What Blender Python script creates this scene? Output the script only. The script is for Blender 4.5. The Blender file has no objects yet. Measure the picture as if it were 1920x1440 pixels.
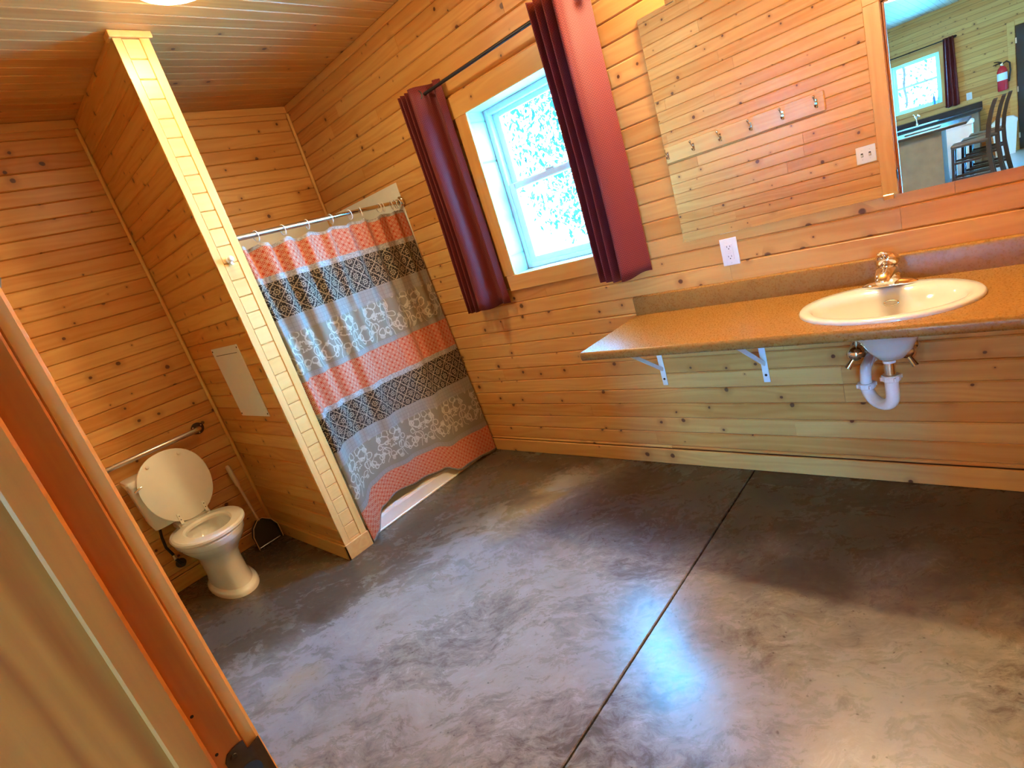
import bpy, bmesh, math, random
from mathutils import Vector, Matrix

random.seed(7)
PI = math.pi
S = bpy.context.scene
COL = S.collection

# ---------------------------------------------------------------- camera
CAM_POS = (3.8209, 0.1921, 1.4552)
CAM_R = ((0.71693017, 0.63003436, -0.29844234),
         (-0.02844469, -0.40129970, -0.91550502),
         (-0.69656445, 0.66484228, -0.26978273))
cam = bpy.data.cameras.new('camera')
cam.sensor_width = 36.0
cam.lens = 36.0 * 1000.64 / 1920.0
cam.clip_start = 0.02
camo = bpy.data.objects.new('camera', cam)
COL.objects.link(camo)
_r, _d, _f = CAM_R
camo.matrix_world = Matrix(((_r[0], -_d[0], -_f[0], CAM_POS[0]),
                            (_r[1], -_d[1], -_f[1], CAM_POS[1]),
                            (_r[2], -_d[2], -_f[2], CAM_POS[2]),
                            (0, 0, 0, 1)))
S.camera = camo

# ---------------------------------------------------------------- world, light levels, exposure
SKY = (0.055, 0.43, 1.0)
SKY_STRENGTH = 190.0
LAMP = (1.0, 0.82, 0.47)
CEILING_LAMP = 68.0       # emission strength of the ceiling dome
VANITY_LAMP = 540.0        # emission strength of each vanity bulb
w = bpy.data.worlds.new('sky')
S.world = w
w.use_nodes = True
wb = w.node_tree.nodes['Background']
wb.inputs['Color'].default_value = (*SKY, 1)
wb.inputs['Strength'].default_value = SKY_STRENGTH
S.view_settings.view_transform = 'Standard'
S.view_settings.look = 'None'
S.view_settings.gamma = 1.0
S.view_settings.use_curve_mapping = False
S.view_settings.exposure = 0.0
S.cycles.use_denoising = True
S.cycles.max_bounces = 7
S.cycles.diffuse_bounces = 4
S.cycles.glossy_bounces = 4
S.cycles.transparent_max_bounces = 10
S.cycles.use_adaptive_sampling = True
S.cycles.adaptive_threshold = 0.03
S.cycles.sample_clamp_indirect = 0.0
S.cycles.caustics_reflective = False
S.cycles.caustics_refractive = False

# ---------------------------------------------------------------- node helpers
class X:
    """a shader socket with arithmetic"""
    def __init__(s, t, sock): s.t = t; s.s = sock
    def _m(s, op, *o, clamp=False):
        n = s.t.nodes.new('ShaderNodeMath'); n.operation = op; n.use_clamp = clamp
        for i, v in enumerate((s,) + o):
            if isinstance(v, X): s.t.links.new(v.s, n.inputs[i])
            else: n.inputs[i].default_value = v
        return X(s.t, n.outputs[0])
    def __add__(s, o): return s._m('ADD', o)
    __radd__ = __add__
    def __sub__(s, o): return s._m('SUBTRACT', o)
    def __rsub__(s, o): return (s * -1) + o
    def __mul__(s, o): return s._m('MULTIPLY', o)
    __rmul__ = __mul__
    def __truediv__(s, o): return s._m('DIVIDE', o)
    def abs(s): return s._m('ABSOLUTE')
    def fract(s): return s._m('FRACT')
    def floor(s): return s._m('FLOOR')
    def sin(s): return s._m('SINE')
    def pow(s, o): return s._m('POWER', o)
    def sqrt(s): return s._m('SQRT')
    def lt(s, o): return s._m('LESS_THAN', o)
    def gt(s, o): return s._m('GREATER_THAN', o)
    def min(s, o): return s._m('MINIMUM', o)
    def max(s, o): return s._m('MAXIMUM', o)
    def atan2(s, o): return s._m('ARCTAN2', o)
    def clamp(s): return s._m('ADD', 0.0, clamp=True)
    def ramp(s, a, b):
        """smooth 0..1 between a and b"""
        n = s.t.nodes.new('ShaderNodeMapRange'); n.interpolation_type = 'SMOOTHSTEP'
        s.t.links.new(s.s, n.inputs[0])
        n.inputs[1].default_value = a; n.inputs[2].default_value = b
        if a > b:
            n.inputs[1].default_value = b; n.inputs[2].default_value = a
            n.inputs[3].default_value = 1; n.inputs[4].default_value = 0
        return X(s.t, n.outputs[0])

class Mat:
    def __init__(s, name, rough=0.5, spec=0.5, metal=0.0, color=(0.8, 0.8, 0.8)):
        s.m = bpy.data.materials.new(name); s.m.use_nodes = True
        s.t = s.m.node_tree
        s.b = s.t.nodes['Principled BSDF']
        s.b.inputs['Base Color'].default_value = (*color, 1)
        s.b.inputs['Roughness'].default_value = rough
        s.b.inputs['Specular IOR Level'].default_value = spec
        s.b.inputs['Metallic'].default_value = metal
    def n(s, typ): return s.t.nodes.new(typ)
    def coord(s, kind='Object'):
        c = s.n('ShaderNodeTexCoord')
        x = s.n('ShaderNodeSeparateXYZ'); s.t.links.new(c.outputs[kind], x.inputs[0])
        return [X(s.t, x.outputs[i]) for i in range(3)]
    def pos(s):
        c = s.n('ShaderNodeNewGeometry')
        x = s.n('ShaderNodeSeparateXYZ'); s.t.links.new(c.outputs['Position'], x.inputs[0])
        return [X(s.t, x.outputs[i]) for i in range(3)]
    def rnd(s):
        return X(s.t, s.n('ShaderNodeObjectInfo').outputs['Random'])
    def vec(s, x, y, z=0.0):
        n = s.n('ShaderNodeCombineXYZ')
        for i, v in enumerate((x, y, z)):
            if isinstance(v, X): s.t.links.new(v.s, n.inputs[i])
            else: n.inputs[i].default_value = v
        return n.outputs[0]
    def noise(s, vec, scale=1.0, detail=2.0, rough=0.5, dist=0.0):
        n = s.n('ShaderNodeTexNoise'); s.t.links.new(vec, n.inputs['Vector'])
        n.inputs['Scale'].default_value = scale; n.inputs['Detail'].default_value = detail
        n.inputs['Roughness'].default_value = rough; n.inputs['Distortion'].default_value = dist
        return X(s.t, n.outputs['Fac'])
    def voronoi(s, vec, scale=1.0, feature='F1', dim='3D'):
        n = s.n('ShaderNodeTexVoronoi'); n.feature = feature; n.voronoi_dimensions = dim
        s.t.links.new(vec, n.inputs['Vector']); n.inputs['Scale'].default_value = scale
        sep = s.n('ShaderNodeSeparateColor'); s.t.links.new(n.outputs['Color'], sep.inputs[0])
        return X(s.t, n.outputs['Distance']), X(s.t, sep.outputs[0]), X(s.t, sep.outputs[1])
    def mix(s, fac, a, b):
        n = s.n('ShaderNodeMix'); n.data_type = 'RGBA'
        if isinstance(fac, X): s.t.links.new(fac.s, n.inputs[0])
        else: n.inputs[0].default_value = fac
        for i, v in ((6, a), (7, b)):
            if isinstance(v, tuple): n.inputs[i].default_value = (*v, 1)
            else: s.t.links.new(v, n.inputs[i])
        return n.outputs[2]
    def scale(s, col, fac):
        n = s.n('ShaderNodeMix'); n.data_type = 'RGBA'; n.blend_type = 'MULTIPLY'
        n.inputs[0].default_value = 1.0
        s.t.links.new(col, n.inputs[6])
        c = s.n('ShaderNodeCombineColor')
        for i in range(3): s.t.links.new(fac.s, c.inputs[i])
        s.t.links.new(c.outputs[0], n.inputs[7])
        return n.outputs[2]
    def color(s, out): s.t.links.new(out, s.b.inputs['Base Color'])
    def set(s, inp, x): s.t.links.new(x.s, s.b.inputs[inp])
    def bump(s, x, strength=0.3, dist=0.01):
        n = s.n('ShaderNodeBump'); n.inputs['Strength'].default_value = strength
        n.inputs['Distance'].default_value = dist
        s.t.links.new(x.s, n.inputs['Height']); s.t.links.new(n.outputs[0], s.b.inputs['Normal'])

# ---------------------------------------------------------------- materials
def wood(name, light, mid, dark, rough=0.38, knots=1.0, tone=0.5, figure=1.0, groove=0.0, kdens=0.72, swap=False):
    """varnished knotty pine: grain along the local x axis; groove = board pitch drawn across z for far walls"""
    m = Mat(name, rough, 0.45)
    x, y, z = m.coord()
    if swap: x, y, z = y, z, x
    r = m.rnd()
    if groove:
        row = (z / groove).floor()
        rr = (row * 12.9898).sin() * 43758.5453
        r = (r + rr).fract()
    ox = x + r * 61.0
    oz = z + r * 37.0
    oy = y + r * 11.0
    wob = m.noise(m.vec(ox * 1.3, oy * 3.0, oz * 5.0), 1.0, 2.0)
    rings = m.noise(m.vec(ox * 0.55, oy * 12.0, oz * 15.0 + wob * 2.2), 1.0, 1.0, 0.35)
    band = ((rings * 34.0).sin() * 0.5 + 0.5)
    fine = m.noise(m.vec(ox * 7.0, oy * 120.0, oz * 160.0), 1.0, 3.0, 0.6)
    f1 = (band * 0.34 * figure + fine * 0.40 + r * tone * 1.5 + wob * 0.3 - 0.38).clamp()
    c = m.mix(f1, light, mid)
    if knots:
        d, k1, k2 = m.voronoi(m.vec(ox, oz), 6.2, 'F1', '2D')
        wob2 = m.noise(m.vec(ox * 30, oz * 30), 1.0, 2.0)
        dd = d + (wob2 - 0.5) * 0.075
        keep = k1.lt(kdens)
        rad = k2 * k2 * 0.062 + 0.018
        core = (dd / rad).ramp(1.25, 0.75) * keep * knots
        halo = (dd / rad).ramp(4.2, 1.0) * keep * knots
        c = m.mix(halo * 0.5, c, tuple(q * 0.72 for q in mid))
        c = m.mix(core * 0.92, c, dark)
    if groove:
        g = (z / groove).fract()
        line = (g - 0.5).abs().gt(0.5 - 0.035)
        c = m.mix(line * 0.7, c, dark)
    m.color(c)
    m.set('Roughness', fine * 0.16 + (rough - 0.08))
    return m.m

PINE_L, PINE_M, PINE_D = (0.73, 0.385, 0.115), (0.56, 0.225, 0.046), (0.09, 0.024, 0.007)
M = {}
M['pine'] = wood('knotty_pine', PINE_L, PINE_M, PINE_D)
M['pine_ceiling'] = wood('ceiling_pine', (0.68, 0.37, 0.12), (0.52, 0.225, 0.05), PINE_D, rough=0.4, kdens=0.25)
M['pine_trim'] = wood('pine_trim', (0.73, 0.40, 0.125), (0.60, 0.26, 0.06), PINE_D, rough=0.33, tone=0.3, kdens=0.18)
M['pine_clear'] = wood('clear_pine', (0.78, 0.46, 0.15), (0.68, 0.35, 0.09), PINE_D, rough=0.33, tone=0.25, knots=0)
M['pine_jamb'] = wood('jamb_pine', (0.60, 0.235, 0.045), (0.36, 0.10, 0.015), PINE_D, rough=0.33, tone=0.3, figure=2.2, kdens=0.12)
M['pine_far'] = wood('far_pine_boards', PINE_L, PINE_M, PINE_D, groove=0.084)

def plain(name, color, rough=0.5, spec=0.5, metal=0.0, mottle=0.0, mscale=20.0, coat=0.0):
    m = Mat(name, rough, spec, metal, color)
    x, y, z = m.coord()
    n = m.noise(m.vec(x, y, z), mscale, 3.0)
    k = max(mottle, 0.03)
    m.color(m.mix(n, tuple(c * (1 - k) for c in color), tuple(min(1, c * (1 + k)) for c in color)))
    if coat: m.b.inputs['Coat Weight'].default_value = coat
    return m.m

M['white_china'] = plain('white_china', (0.62, 0.62, 0.60), 0.12, 0.5, coat=0.3)
M['toilet_china'] = plain('toilet_china', (0.80, 0.77, 0.72), 0.10, 0.5, coat=0.3)
M['seat_plastic'] = plain('seat_plastic', (0.80, 0.76, 0.68), 0.28)
M['white_plastic'] = plain('white_plastic', (0.78, 0.77, 0.74), 0.3)
M['white_panel'] = plain('white_panel', (0.74, 0.72, 0.69), 0.35)
M['shower_white'] = plain('shower_white', (0.86, 0.83, 0.74), 0.3)
M['white_steel'] = plain('white_painted_steel', (0.78, 0.80, 0.84), 0.35)
M['vinyl'] = plain('white_vinyl', (0.58, 0.60, 0.63), 0.3)
M['pvc'] = plain('white_pvc', (0.80, 0.80, 0.82), 0.28)
M['chrome'] = plain('chrome', (0.82, 0.80, 0.78), 0.08, 0.5, 1.0)
M['brushed'] = plain('brushed_steel', (0.72, 0.70, 0.67), 0.28, 0.5, 1.0)
M['nickel'] = plain('polished_nickel', (0.70, 0.64, 0.52), 0.15, 0.5, 1.0)
M['bronze'] = plain('dark_bronze', (0.075, 0.045, 0.028), 0.4, 0.5, 0.7, mottle=0.4, mscale=60)
M['black_metal'] = plain('black_metal', (0.025, 0.024, 0.024), 0.4, 0.5, 0.3)
M['dark'] = plain('dark_recess', (0.012, 0.010, 0.008), 0.8)
M['rubber'] = plain('black_rubber', (0.02, 0.02, 0.02), 0.6)
M['black_plastic'] = plain('black_plastic', (0.018, 0.016, 0.015), 0.45)
M['tan_plastic'] = plain('tan_plastic', (0.70, 0.50, 0.30), 0.45)
M['backing'] = plain('wall_backing', (0.10, 0.045, 0.018), 0.8)
M['plaster'] = plain('painted_board', (0.70, 0.70, 0.68), 0.7)
M['red_paint'] = plain('red_paint', (0.62, 0.02, 0.03), 0.25)
M['label_white'] = plain('label_paper', (0.75, 0.80, 0.84), 0.5)
M['espresso'] = plain('espresso_wood', (0.032, 0.020, 0.014), 0.3, mottle=0.25)
M['seat_dark'] = plain('dark_vinyl_seat', (0.05, 0.04, 0.035), 0.3)
M['cabinet'] = plain('grey_brown_laminate', (0.21, 0.15, 0.085), 0.45, mottle=0.25, mscale=9)
M['dark_door'] = plain('dark_door_paint', (0.022, 0.02, 0.02), 0.45)
M['blue_glass'] = plain('blue_bottle', (0.05, 0.22, 0.50), 0.15)
M['green_bottle'] = plain('pale_bottle', (0.35, 0.55, 0.55), 0.2)
M['foliage'] = plain('leaf_green', (0.004, 0.010, 0.006), 0.6, mottle=0.5, mscale=3)
M['bark'] = plain('pale_bark', (0.45, 0.42, 0.38), 0.8, mottle=0.5, mscale=8)
M['gravel'] = plain('pale_gravel', (0.72, 0.70, 0.66), 0.9, mottle=0.15, mscale=3)
M['snow_concrete'] = plain('pale_floor', (0.42, 0.42, 0.41), 0.25, mottle=0.2, mscale=2)

def emission(name, color, strength):
    m = bpy.data.materials.new(name); m.use_nodes = True
    t = m.node_tree; t.nodes.remove(t.nodes['Principled BSDF'])
    e = t.nodes.new('ShaderNodeEmission')
    e.inputs['Color'].default_value = (*color, 1); e.inputs['Strength'].default_value = strength
    t.links.new(e.outputs[0], t.nodes['Material Output'].inputs[0])
    return m
M['dome_glow'] = emission('lit_dome', LAMP, CEILING_LAMP)
M['kitchen_fill_glow'] = emission('kitchen_fill_dome', LAMP, CEILING_LAMP * 4.5)  # glow of the added fill lamps behind the doorway
M['bulb_glow'] = emission('lit_bulb', LAMP, VANITY_LAMP)

def glass_mat():
    m = bpy.data.materials.new('window_glass'); m.use_nodes = True
    t = m.node_tree; t.nodes.remove(t.nodes['Principled BSDF'])
    a = t.nodes.new('ShaderNodeBsdfTransparent'); a.inputs[0].default_value = (0.94, 0.97, 0.97, 1)
    b = t.nodes.new('ShaderNodeBsdfGlossy'); b.inputs['Roughness'].default_value = 0.02
    lw = t.nodes.new('ShaderNodeLayerWeight'); lw.inputs[0].default_value = 0.5
    f = (X(t, lw.outputs['Facing']).pow(5.0) * 0.9 + 0.04).s
    x = t.nodes.new('ShaderNodeMixShader')
    t.links.new(f, x.inputs[0]); t.links.new(a.outputs[0], x.inputs[1]); t.links.new(b.outputs[0], x.inputs[2])
    t.links.new(x.outputs[0], t.nodes['Material Output'].inputs[0])
    return m
M['glass'] = glass_mat()

mm = Mat('mirror_silver', 0.0, 0.5, 1.0, (0.86, 0.87, 0.86)); M['mirror'] = mm.m

def concrete():
    m = Mat('stained_concrete', 0.2, 0.5)
    x, y, z = m.pos()
    wx = m.noise(m.vec(x * 2.0, y * 2.0, z), 1.0, 4.0, 0.6)
    wy = m.noise(m.vec(x * 2.0 + 31.0, y * 2.0, z), 1.0, 4.0, 0.6)
    ux, uy = x + (wx - 0.5) * 0.30, y + (wy - 0.5) * 0.30
    # trowel sweeps run diagonally across the slab
    ta, tb = ux * 0.8 + uy * 0.6, uy * 0.8 - ux * 0.6
    sweep = m.noise(m.vec(ta * 1.5, tb * 2.6), 1.0, 8.0, 0.72, 0.15)
    fine = m.noise(m.vec(ta * 16, tb * 30), 1.0, 6.0, 0.8)
    hue = m.noise(m.vec(ux + 9.0, uy + 4.0), 1.1, 3.0, 0.5)
    c = m.mix(hue.ramp(0.38, 0.62), (0.265, 0.235, 0.20), (0.23, 0.225, 0.225))
    c = m.mix(hue.ramp(0.56, 0.70) * 0.6, c, (0.30, 0.225, 0.11))
    mott = (sweep * 0.80 + fine * 0.50 - 0.15)
    c = m.mix(mott.ramp(0.52, 0.33) * 0.8, c, (0.06, 0.045, 0.033))
    c = m.mix(mott.ramp(0.53, 0.72) * 0.6, c, (0.40, 0.375, 0.34))
    blot = m.noise(m.vec(ta * 4.0 + 3.0, tb * 7.0), 1.0, 8.0, 0.78)
    c = m.mix(blot.ramp(0.50, 0.34) * 0.55, c, (0.09, 0.07, 0.05))
    c = m.mix(blot.ramp(0.56, 0.70) * 0.35, c, (0.36, 0.34, 0.31))
    # dark acid stain along the shower kerb, in the toilet nook and along the far wall
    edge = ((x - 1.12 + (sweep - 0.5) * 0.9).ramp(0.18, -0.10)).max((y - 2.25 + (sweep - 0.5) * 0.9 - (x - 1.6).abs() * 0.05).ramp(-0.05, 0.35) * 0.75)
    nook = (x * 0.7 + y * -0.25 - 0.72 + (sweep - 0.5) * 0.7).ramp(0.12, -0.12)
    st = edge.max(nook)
    under = (y + (sweep - 0.5) * 1.5 + (hue - 0.5) * 0.8).ramp(1.55, 2.05) * (x + (hue - 0.5) * 0.8).ramp(1.85, 2.25)  # counter's shadow painted into the slab colour, broken up with reddish stain
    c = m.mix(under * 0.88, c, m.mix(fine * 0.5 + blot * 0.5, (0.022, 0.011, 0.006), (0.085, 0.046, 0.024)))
    tan = ((x - 1.55) * (x - 1.55) * 0.8 + (y - 2.02) * (y - 2.02) * 2.2 + (sweep - 0.5) * 0.5).ramp(0.16, 0.06)
    c = m.mix(tan * 0.75, c, (0.33, 0.24, 0.10))
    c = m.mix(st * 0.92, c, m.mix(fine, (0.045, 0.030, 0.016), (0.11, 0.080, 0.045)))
    pits, k1, k2 = m.voronoi(m.vec(x + (wx - 0.5) * 0.12, y + (wy - 0.5) * 0.12), 34.0, 'F1', '2D')
    pit = (pits + (fine - 0.5) * 0.5).ramp(0.14, 0.02) * k1.lt(0.09)
    c = m.mix(pit * 0.7, c, (0.03, 0.022, 0.015))
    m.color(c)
    m.set('Roughness', (sweep * 0.28 + fine * 0.12 + 0.07).clamp())
    m.bump(m.noise(m.vec(x, y), 9.0, 4.0, 0.65), 0.10, 0.006)
    return m.m
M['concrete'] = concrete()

def laminate():
    m = Mat('brown_speckled_laminate', 0.3, 0.5)
    x, y, z = m.coord()
    a = m.noise(m.vec(x, y, z), 26.0, 5.0, 0.7)
    b = m.noise(m.vec(x, y, z), 160.0, 2.0, 0.6)
    c = m.mix((a * 0.6 + b * 0.4).ramp(0.35, 0.65), (0.235, 0.108, 0.022), (0.29, 0.14, 0.030))
    m.color(c)
    m.set('Roughness', b * 0.08 + 0.24)
    return m.m
M['laminate'] = laminate()

def drape_mat():
    m = Mat('plum_herringbone', 0.6, 0.3)
    u, v, _ = m.coord('UV')
    k = 0.016
    zig = ((u / k).fract() - 0.5).abs() * 2.0
    s = ((v / 0.011 + zig * 1.1).fract() - 0.5).abs() * 2.0
    c = m.mix(s.ramp(0.25, 0.75), (0.10, 0.010, 0.015), (0.20, 0.030, 0.029))
    m.color(c)
    m.b.inputs['Sheen Weight'].default_value = 0.12
    m.b.inputs['Sheen Roughness'].default_value = 0.4
    m.bump(s, 0.2, 0.001)
    return m.m
M['drape'] = drape_mat()

def shower_fabric():
    m = Mat('patchwork_band_fabric', 0.75, 0.25)
    u, v, _ = m.coord('UV')
    RED, CREAM = (0.44, 0.058, 0.018), (0.54, 0.30, 0.18)
    # band limits by height
    def band(a, b): return v.gt(a) * v.lt(b)
    # interlaced circle lattice for the red bands
    def lattice(k, wd):
        fu, fv = (u / k).fract() - 0.5, (v / k).fract() - 0.5
        r1 = (fu * fu + fv * fv).sqrt()
        gu, gv = (u / k + 0.5).fract() - 0.5, (v / k + 0.5).fract() - 0.5
        r2 = (gu * gu + gv * gv).sqrt()
        l1 = (r1 - 0.47).abs().lt(wd)
        l2 = (r2 - 0.47).abs().lt(wd)
        dot = r1.lt(0.10)
        return l1.max(l2).max(dot)
    red = m.mix(lattice(0.036, 0.055) * 0.8, RED, CREAM)
    # diamonds with florets for the black bands
    k = 0.085
    a, b = (u + v * 0.9) / k, (u - v * 0.9) / k
    fa, fb = a.fract() - 0.5, b.fract() - 0.5
    line = fa.abs().gt(0.462).max(fb.abs().gt(0.462))
    rr = (fa * fa + fb * fb).sqrt()
    th = fa.atan2(fb)
    ring = (rr - (((th * 8.0).sin()) * 0.035 + 0.20)).abs().lt(0.045)
    core = rr.lt(0.07)
    sp, s1, s2 = m.voronoi(m.vec(u, v), 95.0, 'F1', '2D')
    spk = sp.lt(0.26) * rr.gt(0.27)
    black = m.mix(line.max(ring).max(core).max(spk * 0.8) * 0.72, (0.020, 0.014, 0.010), (0.46, 0.35, 0.23))
    # damask scrolls
    cw = 0.29
    u0, v0 = u, v
    u = u + (m.noise(m.vec(u0 * 16, v0 * 16), 1.0, 2.0) - 0.5) * 0.045
    v = v + (m.noise(m.vec(u0 * 16 + 7.0, v0 * 16), 1.0, 2.0) - 0.5) * 0.045
    p = (u / cw).fract() - 0.5
    cell = (u / cw).floor()
    P = p.abs() * cw
    def damask(vc):
        q = v - vc
        def circ(cx, cy, rad, wd):
            dx, dy = P - cx, q - cy
            return ((dx * dx + dy * dy).sqrt() - rad).abs().lt(wd)
        o = circ(0.052, 0.045, 0.030, 0.0036)
        for c_ in ((0.060, -0.045, 0.026), (0.030, 0.085, 0.022), (0.095, 0.0, 0.020), (0.085, 0.055, 0.016), (0.022, -0.085, 0.018), (0.105, -0.075, 0.020), (0.118, -0.105, 0.012), (0.040, 0.012, 0.012)):
            o = o.max(circ(*c_, 0.0032))
        r0 = (P * P + q * q).sqrt()
        t0 = P.atan2(q)
        fl = (r0 - ((t0 * 6.0).sin() * 0.007 + 0.024)).abs().lt(0.0045)
        og = (P - ((q * 24.0).sin() * 0.022 + 0.075)).abs().lt(0.0028) * q.abs().lt(0.14)
        dx = P - 0.145
        px = (dx * dx + (q + 0.06) * (q + 0.06) * 0.5).sqrt()
        pal = (px - ((q * 60.0).sin() * 0.010 + 0.034)).abs().lt(0.0042)
        leaf = ((P * 55.0).sin() * (q * 47.0 + P * 20.0).sin()).gt(0.72) * q.abs().lt(0.13)
        return o.max(fl).max(og).max(pal).max(leaf * 0.7)
    soft = m.noise(m.vec(u * 1.0, v * 1.0), 90.0, 2.0)
    dm = damask(1.185).max(damask(0.40))
    u, v = u0, v0
    lace = ((u / 0.024).fract() - 0.5).abs().lt(0.06).max(((v / 0.024).fract() - 0.5).abs().lt(0.06))
    laceband = band(1.28, 1.37).max(band(0.50, 0.59)).max(band(1.02, 1.05)).max(band(0.2, 0.235))
    taupe = m.mix(dm * 0.75, (0.22, 0.185, 0.130), (0.52, 0.46, 0.35))
    taupe = m.mix(laceband * 0.75, taupe, m.mix(lace * 0.5, (0.28, 0.25, 0.22), (0.16, 0.135, 0.12)))
    grey = m.mix(soft.ramp(0.4, 0.6), (0.26, 0.23, 0.21), (0.40, 0.365, 0.33))
    c = taupe
    c = m.mix(band(1.60, 2.0).max(band(0.83, 1.02)).max(band(-1.0, 0.2)), c, red)
    c = m.mix(band(1.568, 1.60).max(band(0.798, 0.83)).max(band(-1.0, 0.016)).max(v.gt(1.755)), c, grey)
    c = m.mix(band(1.37, 1.568).max(band(0.59, 0.798)), c, black)
    m.color(c)
    return m.m
M['shower_fabric'] = shower_fabric()

# ---------------------------------------------------------------- mesh helpers
def link(o, parent=None):
    COL.objects.link(o)
    if parent is not None: o.parent = parent
    return o
def mesh_obj(name, me, parent=None, loc=(0, 0, 0), rot=(0, 0, 0)):
    o = bpy.data.objects.new(name, me)
    o.location = loc; o.rotation_euler = rot
    return link(o, parent)
def from_bm(name, bm, mat, smooth=False):
    me = bpy.data.meshes.new(name)
    bmesh.ops.recalc_face_normals(bm, faces=bm.faces[:])
    bm.to_mesh(me); bm.free()
    me.materials.append(M[mat] if isinstance(mat, str) else mat)
    if smooth:
        me.shade_smooth()
        if smooth != 'all':
            me.set_sharp_from_angle(angle=math.radians(38))
    return me
def part(name, bm, mat, parent=None, smooth=False, loc=(0, 0, 0), rot=(0, 0, 0)):
    return mesh_obj(name, from_bm(name, bm, mat, smooth), parent, loc, rot)
def tag(o, label, cat, group=None):
    o['label'] = label; o['category'] = cat
    if group: o['group'] = group
    return o
def thing(name, label, cat, loc=(0, 0, 0), rot=(0, 0, 0), group=None):
    o = bpy.data.objects.new(name, None); o.empty_display_size = 0.05
    o.location = loc; o.rotation_euler = rot
    link(o)
    return tag(o, label, cat, group)
def struct(o, label=None):
    o['kind'] = 'structure'
    if label: o['label'] = label
    return o
def copy_tree(o, parent=None):
    c = o.copy(); link(c, parent)
    for ch in list(o.children): copy_tree(ch, c)
    return c

def box(bm, x0, x1, y0, y1, z0, z1, bevel=0.0, seg=1):
    vs = [bm.verts.new(p) for p in ((x0, y0, z0), (x1, y0, z0), (x1, y1, z0), (x0, y1, z0), (x0, y0, z1), (x1, y0, z1), (x1, y1, z1), (x0, y1, z1))]
    fs = [bm.faces.new([vs[i] for i in f]) for f in ((3, 2, 1, 0), (4, 5, 6, 7), (0, 1, 5, 4), (1, 2, 6, 5), (2, 3, 7, 6), (3, 0, 4, 7))]
    if bevel:
        es = list({e for f in fs for e in f.edges})
        bmesh.ops.bevel(bm, geom=es, offset=bevel, segments=seg, affect='EDGES', profile=0.5)
    return bm
def B(x0, x1, y0, y1, z0, z1, bevel=0.0, seg=1):
    return box(bmesh.new(), x0, x1, y0, y1, z0, z1, bevel, seg)
def loft(bm, rings, cap0=True, cap1=True, closed=True):
    """rings: lists of points, all the same length"""
    rv = [[bm.verts.new(p) for p in r] for r in rings]
    n = len(rv[0])
    for a, b in zip(rv[:-1], rv[1:]):
        for i in range(n if closed else n - 1):
            j = (i + 1) % n
            bm.faces.new((a[i], a[j], b[j], b[i]))
    if cap0 and closed: bm.faces.new(rv[0][::-1])
    if cap1 and closed: bm.faces.new(rv[-1])
    return bm
def frame_of(d):
    d = d.normalized()
    up = Vector((0, 0, 1)) if abs(d.z) < 0.9 else Vector((1, 0, 0))
    a = d.cross(up).normalized(); b = d.cross(a).normalized()
    return a, b
def tube(bm, pts, rad, n=12, cap=True):
    pts = [Vector(p) for p in pts]
    rads = rad if isinstance(rad, (list, tuple)) else [rad] * len(pts)
    rings = []; a = b = None
    for i, p in enumerate(pts):
        d = (pts[min(i + 1, len(pts) - 1)] - pts[max(i - 1, 0)]).normalized()
        if a is None: a, b = frame_of(d)
        else:
            a = (a - d * a.dot(d)).normalized(); b = d.cross(a).normalized()
        rings.append([p + (a * math.cos(2 * PI * k / n) + b * math.sin(2 * PI * k / n)) * rads[i] for k in range(n)])
    return loft(bm, rings, cap, cap)
def lathe(bm, prof, n=24, origin=(0, 0, 0), axis='Z', cap=True):
    """prof: (radius, height) pairs"""
    o = Vector(origin); rings = []
    for r, h in prof:
        ring = []
        for k in range(n):
            c, s = r * math.cos(2 * PI * k / n), r * math.sin(2 * PI * k / n)
            ring.append(o + (Vector((c, s, h)) if axis == 'Z' else Vector((h, c, s)) if axis == 'X' else Vector((s, h, c))))
        rings.append(ring)
    return loft(bm, rings, cap, cap)
def ellipse(cx, cy, z, a, b, n=32, power=2.0, egg=0.0):
    out = []
    for k in range(n):
        t = 2 * PI * k / n
        c, s = math.cos(t), math.sin(t)
        ex = math.copysign(abs(c) ** (2 / power), c); ey = math.copysign(abs(s) ** (2 / power), s)
        wdt = 1.0 - egg * ex
        out.append(Vector((cx + a * ex, cy + b * ey * wdt, z)))
    return out
def arc(c, r, a0, a1, n, plane='XZ'):
    out = []
    for i in range(n + 1):
        t = a0 + (a1 - a0) * i / n
        u, v = r * math.cos(t), r * math.sin(t)
        if plane == 'XZ': out.append((c[0] + u, c[1], c[2] + v))
        elif plane == 'YZ': out.append((c[0], c[1] + u, c[2] + v))
        else: out.append((c[0] + u, c[1] + v, c[2]))
    return out

# ---------------------------------------------------------------- boards
_plank = {}
def plank_mesh(L, h, t, mat, c=0.005):
    """board lying along +x, front face towards -y, v-grooved long edges"""
    key = (round(L, 3), round(h, 4), round(t, 4), mat, c)
    if key not in _plank:
        prof = ((0, 0), (-t + c, 0), (-t, c), (-t, h - c), (-t + c, h), (0, h))
        bm = bmesh.new()
        loft(bm, [[(-L / 2, a, b) for a, b in prof], [(L / 2, a, b) for a, b in prof]])
        _plank[key] = from_bm('plank', bm, mat)
    return _plank[key]
def board(parent, x0, x1, z0, z1, origin, rotz, t=0.019, mat='pine', name='plank', c=0.005, tilt=None):
    """x runs along the wall from origin, rotated by rotz; local -y is the room side"""
    L, h = x1 - x0, z1 - z0
    me = plank_mesh(L, h, t, mat, c)
    cx = (x0 + x1) / 2
    return mesh_obj(name, me, parent, (origin[0] + cx * math.cos(rotz), origin[1] + cx * math.sin(rotz), z0), (0, 0, rotz))
PITCH, PHASE = 0.0841, 0.0227
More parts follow.
